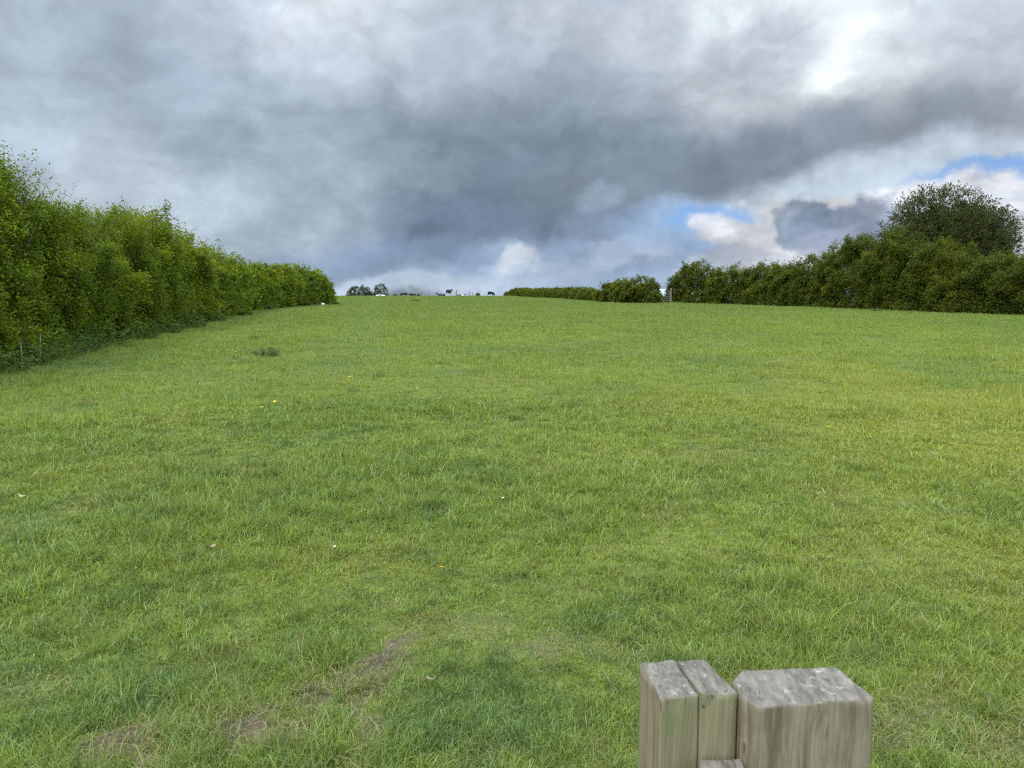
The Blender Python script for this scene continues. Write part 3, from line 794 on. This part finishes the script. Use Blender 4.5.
# ------------------------------------------------------------------ wooden stile posts in the foreground
def prism(top_xy, ztops, zbot, bev=.006, disp=.0018, seed=0, jag=.0):
    """upright timber from its top outline; heights per corner"""
    bm = bmesh.new()
    t = [bm.verts.new((p[0], p[1], z)) for p, z in zip(top_xy, ztops)]
    bt = [bm.verts.new((p[0], p[1], zbot)) for p in top_xy]
    n = len(t)
    bm.faces.new(t); bm.faces.new(bt[::-1])
    for i_ in range(n): bm.faces.new((t[i_], bt[i_], bt[(i_ + 1) % n], t[(i_ + 1) % n]))
    bmesh.ops.recalc_face_normals(bm, faces=bm.faces)
    bmesh.ops.bevel(bm, geom=[e for e in bm.edges], offset=bev, segments=3, affect='EDGES', clamp_overlap=True, profile=.5)
    # slice finely near the top so the weathering can shape it
    zt = max(ztops)
    for z in [zt - .012, zt - .03, zt - .06, zt - .1, zt - .16, zt - .3, zt - .5]:
        bmesh.ops.bisect_plane(bm, geom=bm.verts[:] + bm.edges[:] + bm.faces[:], plane_co=(0, 0, z), plane_no=(0, 0, 1))
    xs = [p[0] for p in top_xy]; ys = [p[1] for p in top_xy]
    for x in np.arange(min(xs) + .006, max(xs), .006):
        bmesh.ops.bisect_plane(bm, geom=bm.verts[:] + bm.edges[:] + bm.faces[:], plane_co=(x, 0, 0), plane_no=(1, 0, 0))
    for y in np.arange(min(ys) + .008, max(ys), .008):
        bmesh.ops.bisect_plane(bm, geom=bm.verts[:] + bm.edges[:] + bm.faces[:], plane_co=(0, y, 0), plane_no=(0, 1, 0))
    bm.normal_update()
    co = np.array([v.co[:] for v in bm.verts]); no = np.array([v.normal[:] for v in bm.verts])
    d = (fbm(co[:, 0] * 70, co[:, 1] * 70, co[:, 2] * 6 + seed, 3) - .5) * 2 * disp
    top = no[:, 2] > .5
    ringn = fbm(co[:, 0] * 45 + seed, co[:, 1] * 16, seed * 1.0, 3)
    d = np.where(top, (ringn - .5) * 2 * (disp * 2.2 + jag), d)
    co = co + no * d[:, None]
    for v, c in zip(bm.verts, co): v.co = c
    me_ = bpy.data.meshes.new('timber'); bm.to_mesh(me_); bm.free()
    me_.polygons.foreach_set('use_smooth', np.ones(len(me_.polygons), bool))
    return me_
W_POST = mat_wood('post_wood', (.25, .212, .145, 1), (.125, .104, .068, 1), (.34, .295, .205, 1), (.13, .12, .072, 1), .4)
W_BOARD = mat_wood('board_wood', (.235, .215, .125, 1), (.175, .155, .085, 1), (.28, .255, .165, 1), (.170, .172, .085, 1), .6)
W_BOARD2 = mat_wood('board_wood_brown', (.29, .235, .155, 1), (.19, .15, .095, 1), (.36, .30, .21, 1), (.22, .19, .11, 1), .35)
HP = 1.09
stile = empty('wooden_stile', (0.30, 1.05, float(H(.3, 1.05))), 'weathered grey wooden stile posts in the near foreground, tops only', 'stile')
o0 = np.array(stile.location)
def timber(name, px_pts, z, mat, zbot=-.05, lab=None, dz=None, **kw):
    pts = [plane(a, b, z) - o0[:2] for a, b in px_pts]
    zs = [z - o0[2] + (dz[i_] if dz else 0) for i_ in range(len(pts))]
    me_ = prism(pts, zs, zbot if zbot < 0 else zbot - o0[2], **kw); me_.materials.append(mat)
    o = link(name, me_, stile)
    if name == 'board' and px_pts[0][0] < 650:
        me_.materials.append(W_BOARD2)
        for p_ in me_.polygons:
            if p_.normal.x < -.6 and abs(p_.normal.z) < .5: p_.material_index = 1
    if lab: o['label'] = lab
    print(name, np.round(np.array(pts) + o0[:2], 3).tolist())
    return o
timber('post', [(731.5, 681), (742, 670), (836, 666.5), (875, 697), (762, 707), (742.5, 697)], HP, W_POST, lab='thick square post with sawn grey top', bev=.0045, seed=3, jag=-.0018)
timber('board', [(639, 662), (675, 660), (699.3, 694), (661, 699)], HP, W_BOARD, lab='left board of the pair, brown left edge', bev=.004, seed=5)
timber('board', [(676.3, 660), (708, 660.5), (738.5, 692), (700.3, 694)], HP + .001, W_BOARD, lab='right board of the pair, greenish face', bev=.004, seed=9)
# rail that carries the boards, its sawn upper edge just in the frame
pA, pB = plane(702, 764, .985), plane(744, 761, .985)
timber('rail', [(699, 760), (741, 757.5), (757, 797), (705, 803)], 1.004, W_BOARD2, zbot=.93, bev=.003, seed=12)

# ------------------------------------------------------------------ skyline posts, gate, barn, stones
M_OLD = mat_plain('old_timber', (.10, .085, .065, 1), (.19, .17, .14, 1), 9, .9, .3, (6, 6, 1))
def post(px, Y, h, r, lab, group='fence posts on the skyline'):
    P = at(px, Y)
    V, fn, idx = tubes([([[0, 0, -.2], [0, 0, h * .6], [.01, 0, h], [.01, 0, h + .02]], [r, r, r * .97, r * .6])], 7)
    return tag(link('fence_post', raw_mesh('fence_post', V, fn, idx, M_OLD), None, P), lab, 'fence post', group)
post(456.3, 172, 1.5, .10, 'dark fence post on the skyline right of the standing black cow')
post(469.5, 185, 1.55, .07, 'thin fence post on the skyline, left one of a close pair')
post(472.3, 185, 1.3, .06, 'thin fence post on the skyline, right one of a close pair')
post(421.5, 190, 1.6, .08, 'pale post on the skyline right of the lying cows')

def box_bm(bm, x0, x1, y0, y1, z0, z1):
    vs = [bm.verts.new(p) for p in [(x0, y0, z0), (x1, y0, z0), (x1, y1, z0), (x0, y1, z0), (x0, y0, z1), (x1, y0, z1), (x1, y1, z1), (x0, y1, z1)]]
    for f in [(0, 3, 2, 1), (4, 5, 6, 7), (0, 1, 5, 4), (1, 2, 6, 5), (2, 3, 7, 6), (3, 0, 4, 7)]: bm.faces.new([vs[q] for q in f])
def box_obj(name, boxes, mat, parent, bev=.01):
    bm = bmesh.new()
    for bx_ in boxes: box_bm(bm, *bx_)
    bmesh.ops.bevel(bm, geom=bm.edges[:], offset=bev, segments=1, affect='EDGES')
    me_ = bpy.data.meshes.new(name); bm.to_mesh(me_); bm.free(); me_.materials.append(mat)
    return link(name, me_, parent)
# gate in the gap
gl = hit(658, 303); gr = hit(670.5, 303); print('gap', gl, gr); gw = float(np.linalg.norm(gr[:2] - gl[:2]))
gate = empty('field_gate', gl, 'grey field gate standing in the gap between the bushes', 'gate')
gate.rotation_euler.z = math.atan2(gr[1] - gl[1], gr[0] - gl[0])
M_GATE = mat_plain('galvanised', (.13, .13, .12, 1), (.20, .20, .19, 1), 14, .5)
for k in range(5): box_obj('bar', [(.12, gw - .12, -.02, .02, .22 + .22 * k, .27 + .22 * k)], M_GATE, gate)
for x0, x1, y0, y1 in ((.06, .12, -.025, .025), (gw - .12, gw - .06, -.025, .025), (gw * .5 - .03, gw * .5 + .03, .021, .05)): box_obj('stile_bar', [(x0, x1, y0, y1, .15, 1.25)], M_GATE, gate)
for lab, x in (('dark gate post on the left of the gap', -.08), ('dark gate post on the right of the gap', gw + .02)):
    P = gl + np.array([math.cos(gate.rotation_euler.z) * x, math.sin(gate.rotation_euler.z) * x, 0]); P[2] = float(H(P[0], P[1]))
    bo = box_obj('gate_post', [(-.09, .09, -.09, .09, -.2, 1.5)], M_OLD, None, .02); bo.location = P; tag(bo, lab, 'gate post', 'gate posts')
# pale barn seen through the gap
bp = at(664.5, 150)
M_WALL = mat_plain('barn_wall', (.50, .46, .36, 1), (.60, .56, .45, 1), 2.5, .9)
M_ROOF = mat_plain('barn_roof', (.50, .60, .62, 1), (.62, .70, .72, 1), 1.5, .6)
M_DARK = mat_plain('dark_opening', (.02, .022, .025, 1), (.04, .04, .045, 1), 3, .6)
ztop = height_at(150, 664, 289); zb = min(bp[2], 3.6)
barn = empty('barn', (bp[0] + 1.5, bp[1], zb), 'pale farm building with light roof glimpsed through the gap behind the gate', 'barn')
hh = ztop - zb
box_obj('wall', [(-5, 5, 0, 5, -1, hh * .62)], M_WALL, barn, .02)
box_obj('door', [(-1.9, -.5, -.04, -.003, 0, hh * .50)], M_DARK, barn, .005)
for wx in (-3.6, .8): 
    wn_ = box_obj('window', [(wx, wx + .9, -.03, -.003, hh * .28, hh * .48)], M_DARK, barn, .004)
    box_obj('frame', [(wx - .06, wx + .96, -.05, -.031, hh * .25, hh * .28), (wx - .06, wx + .96, -.05, -.031, hh * .48, hh * .51)], M_WHT, wn_, .004)
bm = bmesh.new()
e0, e1, rz = hh * .60, hh, .10
A_ = [(-5.3, -.35, e0), (5.3, -.35, e0), (5.3, 2.5, e1), (-5.3, 2.5, e1), (-5.3, 5.35, e0), (5.3, 5.35, e0)]
va = [bm.verts.new(p) for p in A_]; vb = [bm.verts.new((p[0], p[1], p[2] + rz)) for p in A_]
for q in [(0, 1, 2, 3), (3, 2, 5, 4)]:
    bm.faces.new([va[k] for k in q][::-1]); bm.faces.new([vb[k] for k in q])
for a_, b2 in [(0, 1), (1, 2), (2, 5), (5, 4), (4, 3), (3, 0)]: bm.faces.new((va[a_], va[b2], vb[b2], vb[a_]))
me_ = bpy.data.meshes.new('roof'); bm.to_mesh(me_); bm.free(); me_.materials.append(M_ROOF); link('roof', me_, barn)
# gable triangles under the roof
bm = bmesh.new()
for x in (-4.98, 4.93):
    pts = [(x, 0, hh * .62), (x, 5, hh * .62), (x, 2.5, e1)]
    f0 = [bm.verts.new(p) for p in pts]; f1_ = [bm.verts.new((p[0] + .05, p[1], p[2])) for p in pts]
    bm.faces.new(f0[::-1]); bm.faces.new(f1_)
    for q in range(3): bm.faces.new((f0[q], f0[(q + 1) % 3], f1_[(q + 1) % 3], f1_[q]))
me_ = bpy.data.meshes.new('gable'); bm.to_mesh(me_); bm.free(); me_.materials.append(M_WALL); link('gable', me_, barn)

def stone(P, sx, sy, sz, lab, mat, seed, grp=None):
    bm = bmesh.new(); bmesh.ops.create_icosphere(bm, subdivisions=3, radius=1)
    for v in bm.verts:
        k_ = 1 + .35 * (float(fbm(v.co.x * 1.3 + seed, v.co.y * 1.3, v.co.z * 1.3, 3)) - .5)
        v.co = Vector((v.co.x * sx * k_, v.co.y * sy * k_, v.co.z * sz * k_ + sz * .6))
    me_ = bpy.data.meshes.new('stone'); bm.to_mesh(me_); bm.free(); me_.materials.append(mat)
    return tag(link('white_stone', me_, None, P), lab, 'stone', grp)
M_STONE = mat_plain('pale_stone', (.62, .64, .64, 1), (.78, .79, .78, 1), 5, .8, .3)
stone(hit(323, 305.3), .17, .14, .13, 'small white stone at the grassy foot of the left hedge, far end', M_STONE, 4)
P = at(517, 160); stone(P, .30, .3, .55, 'pale upright stone in front of the clipped hedge near the skyline', M_STONE, 9)

# ------------------------------------------------------------------ cattle (one continuous skinned body each)
def mat_cow(name, dark, thr, seed):
    m, nt, out = new_mat(name); b = NB(nt)
    tc = b.n('ShaderNodeTexCoord').outputs['Object']
    n = b.noise(b.vmath('ADD', tc, (seed, 0, 0)), 1.5, 1, .4)
    sz = b.n('ShaderNodeSeparateXYZ', {0: tc}).outputs[2]
    low = b.math('MULTIPLY', b.remap(sz, .55, .42), 0.0 if thr > .9 else 1.0)
    c = b.mix(b.remap(n, thr, thr + .02), dark, (.72, .70, .66, 1))
    c = b.mix(low, c, (.70, .68, .63, 1))
    d = b.n('ShaderNodeBsdfPrincipled', {'Base Color': c, 'Roughness': .7})
    nt.links.new(d.outputs[0], out.inputs[0]); return m
def cow_mesh(pose):
    V = []; E = []; Rr = []
    def add(p, r, par=None):
        V.append(p); Rr.append(r if isinstance(r, tuple) else (r, r))
        if par is not None: E.append((par, len(V) - 1))
        return len(V) - 1
    up = 0 if pose != 'lying' else -.62
    hip = add((-.62, 0, 1.10 + up), (.25, .27))
    mid = add((-.15, 0, 1.04 + up), (.33, .31), hip)
    chest = add((.42, 0, 1.04 + up), (.30, .25), mid)
    sh = add((.66, 0, 1.12 + up), (.24, .19), chest)
    rump = add((-.86, 0, 1.12 + up), (.17, .18), hip)
    tail = add((-.98, 0, 1.05 + up), .035, rump); tail = add((-1.02, 0, .75 + up), .025, tail); add((-1.0, 0, .48 + up * .7), .04, tail)
    if pose == 'grazing': neck = [(.90, .03, .86), (1.10, .05, .52)]; head = [(1.20, .06, .30), (1.36, .06, .08)]
    else: neck = [(.92, 0, 1.24 + up), (1.08, 0, 1.40 + up)]; head = [(1.26, 0, 1.38 + up), (1.52, 0, 1.24 + up)]
    n1 = add(neck[0], (.15, .17), sh); n2 = add(neck[1], (.10, .12), n1)
    h1 = add(head[0], (.105, .12), n2); add(head[1], (.065, .07), h1)
    for s in (-1, 1):
        add((neck[1][0] + .02, s * .22, neck[1][2] + .04), (.03, .045), n2)          # ears
        if pose == 'lying':
            a = add((.5, s * .22, .30), .10, chest); k_ = add((.80, s * .26, .12), .055, a); add((.55, s * .27, .06), .045, k_)
            a = add((-.6, s * .26, .30), .15, hip); k_ = add((-.25, s * .36, .16), .075, a); add((-.55, s * .38, .06), .045, k_)
        else:
            o_ = .08 * s
            a = add((.50, s * .17, .82), (.11, .13), chest); k_ = add((.50 + o_, s * .17, .46), .06, a); f_ = add((.48 + o_, s * .17, .12), .045, k_); add((.53 + o_, s * .17, .035), .055, f_)
            a = add((-.66, s * .18, .86), (.13, .17), hip); k_ = add((-.56 - o_, s * .19, .66), (.09, .11), a); hk = add((-.80 - o_, s * .18, .48), .055, k_); f_ = add((-.74 - o_, s * .18, .12), .045, hk); add((-.69 - o_, s * .18, .035), .055, f_)
    if pose != 'lying': add((-.42, 0, .74), (.12, .11), mid)                                # udder
    me_ = bpy.data.meshes.new('cow'); me_.from_pydata(V, E, [])
    o = bpy.data.objects.new('cow_build', me_); COL.objects.link(o)
    md = o.modifiers.new('s', 'SKIN'); sv = me_.skin_vertices[0].data
    for q, r in enumerate(Rr): sv[q].radius = r
    sv[0].use_root = True
    ss = o.modifiers.new('u', 'SUBSURF'); ss.levels = 2; ss.render_levels = 2
    bpy.context.view_layer.update()
    ev = o.evaluated_get(bpy.context.evaluated_depsgraph_get())
    res = bpy.data.meshes.new_from_object(ev); bpy.data.objects.remove(o)
    res.polygons.foreach_set('use_smooth', np.ones(len(res.polygons), bool))
    return res
CM = {p: cow_mesh(p) for p in ('grazing', 'standing', 'lying')}
M_CB = mat_cow('black_cow_coat', (.012, .012, .014, 1), .80, 3.0); M_CW = mat_cow('white_cow_coat', (.60, .58, .54, 1), .3, 8.); M_CD = mat_cow('dark_cow_coat', (.014, .013, .013, 1), .95, 1.); M_CR = mat_cow('brown_cow_coat', (.14, .085, .05, 1), .6, 5.)
for pose, m, px, Y, rz, lab in [('standing', M_CB, 449, 159, 62, 'black cow with white legs standing on the skyline, tallest of the herd'),
                                ('grazing', M_CB, 491, 180, 40, 'black cow grazing on the skyline, furthest right of the herd'),
                                ('lying', M_CD, 441.5, 174, 160, 'dark cow half hidden behind the skyline just left of the tallest one'),
                                ('standing', M_CR, 460.5, 205, 20, 'dull brown cow low on the skyline just right of the dark post'),
                                ('grazing', M_CD, 404, 190, 175, 'black cow in the left group on the skyline, widest dark shape'),
                                ('grazing', M_CB, 412.5, 196, 10, 'black cow in the middle of the left group on the skyline'),
                                ('lying', M_CD, 418.5, 175, 100, 'dark cow lying at the right end of the left group on the skyline'),
                                ('lying', M_CW, 378, 142, 15, 'small white calf lying below the small skyline tree, left of two'),
                                ('lying', M_CW, 383.2, 142, 170, 'small white calf lying below the small skyline tree, right of two')]:
    P = at(px, Y); me_ = CM[pose].copy(); me_.materials.clear(); me_.materials.append(m)
    o = link('cow', me_, None, P); o.scale = [.42] * 3 if m is M_CW else [1] * 3; o.rotation_euler.z = R(rz); tag(o, lab, 'cow', 'cattle on the skyline')

# ------------------------------------------------------------------ world
w = bpy.data.worlds.new('World'); scn.world = w; w.use_nodes = True
nt = w.node_tree; nt.nodes.clear(); b = NB(nt)
wo = nt.nodes.new('ShaderNodeOutputWorld')
SUN_EL, SUN_AZ = 48, -140          # azimuth from +Y towards +X
D = b.n('ShaderNodeTexCoord').outputs['Generated']
sp = b.n('ShaderNodeSeparateXYZ', {0: D})
az = b.math('ARCTAN2', sp.outputs[0], sp.outputs[1]); el = b.math('ARCSINE', sp.outputs[2])
elp = b.math('MAXIMUM', sp.outputs[2], 0.0)
# cloud-deck coordinates (clouds foreshorten towards the horizon)
inv = b.math('DIVIDE', 1.0, b.math('ADD', elp, .16))
deck = b.n('ShaderNodeCombineXYZ', {0: b.math('MULTIPLY', sp.outputs[0], inv), 1: b.math('MULTIPLY', sp.outputs[1], inv), 2: 0.0}).outputs[0]
uv = b.n('ShaderNodeCombineXYZ', {0: az, 1: el, 2: 0.0}).outputs[0]
def warped(scale, amt, detail=4, rough=.6, seed=0.0):
    nc = b.noisec(b.vmath('ADD', D, (seed, seed, 0)), scale, detail, rough)
    d = b.vmath('SUBTRACT', nc, (.5, .5, .5))
    d = b.n('ShaderNodeVectorMath', {0: d, 'Scale': amt}, operation='SCALE').outputs[0]
    d = b.vmath('MULTIPLY', d, (1, .7, 0))
    return b.vmath('ADD', uv, d)
uvS = warped(5.0, .16, 6, .58); uvF = b.vmath('ADD', warped(9.0, .10, 3, .6, 3.3), b.vmath('SUBTRACT', warped(34.0, .045, 6, .65, 6.3), uv))
uvM = warped(9.0, .13, 8, .62, 1.7)
nA = b.noise(b.vmath('MULTIPLY', D, (1, 1, 1.6)), 3.2, 8, .55, .5); nB = b.noise(b.vmath('MULTIPLY', b.vmath('ADD', D, (4, 9, 0)), (1, 1, 1.7)), 5.5, 8, .58, .6); nC = b.noise(b.vmath('MULTIPLY', b.vmath('ADD', D, (7, 3, 1)), (1, 1, 1.8)), 13, 7, .6, .2)
nM = b.math('ADD', b.math('MULTIPLY', nB, .5), b.math('MULTIPLY', nC, .5))
def azel(px, py):
    d = ray(px, py); return math.atan2(d[0], d[1]), math.atan2(d[2], math.hypot(d[0], d[1]))
def blob(px, py, rx, ry, rot=0, lo=0.0, hi=1.0, src=None, edge=0.0, nz=None):
    a, e = azel(px, py)
    mp = b.n('ShaderNodeMapping', {0: src or uvS, 'Location': (a, e, 0), 'Rotation': (0, 0, R(rot)), 'Scale': (rx / F, ry / F, 1)}, vector_type='TEXTURE').outputs[0]
    g = b.n('ShaderNodeTexGradient', {0: mp}, gradient_type='SPHERICAL').outputs[1]
    if edge: g = b.math('ADD', g, b.math('MULTIPLY', b.math('MULTIPLY', b.math('SUBTRACT', nz or nC, .5), edge), b.remap(g, 0, .22)))
    return b.remap(g, lo, hi)
c = b.mix(b.remap(nA, .34, .66), lin(128, 137, 153), lin(180, 187, 200))
c = b.mix(b.math('MULTIPLY', b.remap(nB, .45, .70), .45), c, lin(202, 208, 218))
SOFT = [  # px, py, rx, ry, rot, colour, opacity
    (60, 70, 330, 190, 0, (178, 187, 202), .8), (330, 130, 260, 120, 0, (160, 169, 184), .6), (150, 60, 110, 50, 20, (158, 167, 183), .6), (230, 30, 70, 40, 0, (186, 192, 205), .6),
    (395, 12, 150, 60, 10, (216, 220, 228), .9), (420, 80, 120, 70, 0, (180, 187, 198), .6), (330, 60, 50, 40, 0, (188, 194, 206), .5),
    (530, 60, 120, 110, 0, (172, 178, 189), .7), (620, 110, 220, 120, 0, (158, 165, 177), .8), (560, 20, 90, 40, 0, (182, 188, 200), .6),
    (890, 95, 210, 66, -6, (206, 208, 214), .9), (830, 8, 260, 46, 0, (222, 226, 233), .9), (990, 20, 90, 50, 0, (190, 196, 207), .7),
    (870, 88, 70, 26, -10, (240, 240, 242), .9), (845, 58, 46, 22, 30, (244, 246, 248), .85), (930, 55, 80, 36, 0, (186, 190, 200), .6), (765, 55, 60, 40, 0, (178, 183, 194), .6),
    (700, 5, 60, 24, 0, (232, 236, 242), .8), (640, 25, 60, 50, 0, (172, 178, 191), .6),
    (430, 205, 380, 92, 5, (124, 136, 152), .9), (620, 205, 240, 75, 4, (113, 125, 142), .85), (760, 158, 240, 42, 6, (124, 133, 147), .8), (970, 145, 190, 32, 4, (137, 143, 155), .75),
    (370, 225, 130, 36, 0, (114, 127, 148), .6), (500, 235, 170, 40, 0, (108, 122, 143), .6), (250, 190, 150, 50, 15, (168, 178, 193), .7), (210, 210, 80, 34, 20, (188, 196, 208), .6), (410, 175, 70, 26, 0, (152, 162, 177), .5),
    (300, 235, 120, 26, 12, (172, 182, 197), .5), (120, 190, 70, 60, 0, (192, 199, 210), .6),
    (400, 262, 190, 24, 0, (128, 145, 170), .7), (600, 262, 130, 34, 0, (150, 166, 192), .85), (560, 285, 230, 18, 0, (160, 176, 200), .8),
    (595, 196, 30, 14, 10, (170, 184, 206), .38), (600, 225, 50, 20, 0, (142, 156, 178), .5), (628, 250, 50, 16, 10, (182, 194, 214), .6), (520, 264, 32, 12, 14, (206, 208, 216), .75), (545, 276, 50, 12, 10, (176, 188, 208), .5),
    (725, 225, 110, 30, -8, (158, 180, 214), .85), (920, 186, 200, 34, 2, (204, 212, 224), .85),
    (400, 291, 140, 12, 0, (190, 200, 216), .85)]
for px, py, rx, ry, rot, colr, op in SOFT:
    m_ = blob(px, py, rx * 1.25, ry * 1.35, rot, .06, .60, uvS if rx > 90 else uvM, .12 if py > 280 else .50, nM)
    c = b.mix(b.math('MULTIPLY', m_, op), c, lin(*colr))
c = b.mix(1.0, c, (1.10, 1.175, 1.19, 1), 'MULTIPLY')
# blue openings show the real sky
gap = b.math('MAXIMUM', blob(722, 227, 82, 28, -14, .10, .55, uvM, .45), blob(985, 184, 130, 24, 3, .10, .55, uvM, .45))
gap = b.math('MULTIPLY', gap, .82)
HARD = [  # crisper clouds low on the right, in front of the blue
    (885, 206, 170, 30, 2, (228, 231, 237), .92, uvM), (1000, 222, 110, 30, 0, (212, 217, 227), .9, uvM), (765, 248, 92, 34, -8, (214, 218, 226), .92, uvM), (745, 238, 60, 22, -20, (228, 230, 235), .8, uvF), (800, 226, 60, 24, 0, (226, 229, 235), .7, uvF), (740, 264, 80, 20, 0, (188, 197, 212), .7, uvM),
    (800, 224, 42, 26, 0, (148, 163, 186), .85, uvF), (838, 228, 60, 24, -3, (140, 156, 180), .9, uvF), (878, 218, 34, 28, 0, (146, 160, 183), .85, uvF), (850, 240, 70, 14, 0, (150, 162, 184), .8, uvM)]
cm = 0; hardm = None
for px, py, rx, ry, rot, colr, op, src in HARD:
    m_ = b.math('MULTIPLY', blob(px, py, rx, ry, rot, .12, .42, src, .75, nC), op)
    sh = b.mix(b.remap(nC, .38, .62), tuple(v * .80 for v in lin(*colr)[:3]) + (1,), tuple(min(1.0, v * 1.14) for v in lin(*colr)[:3]) + (1,))
    c = b.mix(m_, c, sh)
    hardm = m_ if hardm is None else b.math('MAXIMUM', hardm, m_)
# billows and wispy fine structure everywhere
bw = b.vmath('MULTIPLY', b.vmath('ADD', D, b.n('ShaderNodeVectorMath', {0: b.noisec(D, 6, 4, .6), 'Scale': .12}, operation='SCALE').outputs[0]), (1, 1, 1.5))
b1 = b.math('ABSOLUTE', b.math('SUBTRACT', b.noise(bw, 5.5, 2, .5), .5)); b2 = b.math('ABSOLUTE', b.math('SUBTRACT', b.noise(b.vmath('ADD', bw, (3, 8, 1)), 12, 3, .55), .5))
bl = b.math('ADD', b.remap(b1, 0, .18, -.085, .06), b.remap(b2, 0, .16, -.035, .03))
cr = b.noise(b.vmath('MULTIPLY', bw, (1, 1, 1.2)), 26, 7, .62, .4)
bl = b.math('ADD', bl, b.remap(cr, .36, .64, -.045, .045))
c = b.n('ShaderNodeVectorMath', {0: c, 'Scale': b.math('ADD', 1.0, bl)}, operation='SCALE').outputs[0]
c = b.mix(1.0, c, b.n('ShaderNodeCombineColor', {0: b.remap(nM, .34, .66, .88, 1.16, False), 1: b.remap(nM, .34, .66, .89, 1.15, False), 2: b.remap(nM, .34, .66, .90, 1.13, False)}).outputs[0], 'MULTIPLY')
gap = b.math('MULTIPLY', gap, b.math('SUBTRACT', 1.0, hardm), clamp=True)
# overcast brightens overhead; extra added there and behind the camera to light the ground
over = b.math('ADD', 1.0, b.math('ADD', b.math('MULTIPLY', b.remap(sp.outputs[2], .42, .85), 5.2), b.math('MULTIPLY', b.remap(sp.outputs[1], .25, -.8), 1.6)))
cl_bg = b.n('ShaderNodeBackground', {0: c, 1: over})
sky = b.n('ShaderNodeTexSky', sky_type='NISHITA', sun_disc=False, sun_elevation=R(SUN_EL), sun_rotation=R(SUN_AZ), air_density=1.0, dust_density=.3, ozone_density=2.0)
sk_bg = b.n('ShaderNodeBackground', {0: b.mix(1.0, sky.outputs[0], (.62, .80, 1.15, 1), 'MULTIPLY'), 1: .10})
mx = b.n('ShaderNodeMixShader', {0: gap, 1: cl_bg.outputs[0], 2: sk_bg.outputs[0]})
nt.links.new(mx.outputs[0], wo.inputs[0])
w.cycles.sampling_method = 'MANUAL'; w.cycles.sample_map_resolution = 512

# ------------------------------------------------------------------ sun
sd = bpy.data.lights.new('sun', 'SUN'); sd.energy = 2.2; sd.angle = R(14); sd.color = (1, .95, .87)
so = bpy.data.objects.new('sun', sd); COL.objects.link(so)
dv = Vector((math.sin(R(SUN_AZ)) * math.cos(R(SUN_EL)), math.cos(R(SUN_AZ)) * math.cos(R(SUN_EL)), math.sin(R(SUN_EL))))
so.rotation_euler = dv.to_track_quat('Z', 'Y').to_euler(); so.location = (0, -5, 30)

# ------------------------------------------------------------------ camera
cd = bpy.data.cameras.new('camera'); cam = bpy.data.objects.new('camera', cd); COL.objects.link(cam)
cam.location = (0, 0, EYE); cam.rotation_euler = (R(90) - PITCH, 0, 0)
cd.sensor_width = 36; cd.lens = F / 1024 * 36; cd.clip_start = .05; cd.clip_end = 8000
cd.dof.use_dof = True; cd.dof.focus_distance = 9.0; cd.dof.aperture_fstop = 13
scn.camera = cam
scn.render.engine = 'CYCLES'
scn.view_settings.view_transform = 'Standard'; scn.view_settings.look = 'None'; scn.view_settings.exposure = 0; scn.view_settings.gamma = 1
scn.cycles.use_denoising = False
scn.cycles.max_bounces = 6; scn.cycles.diffuse_bounces = 3; scn.cycles.transmission_bounces = 3
scn.cycles.filter_width = 1.2
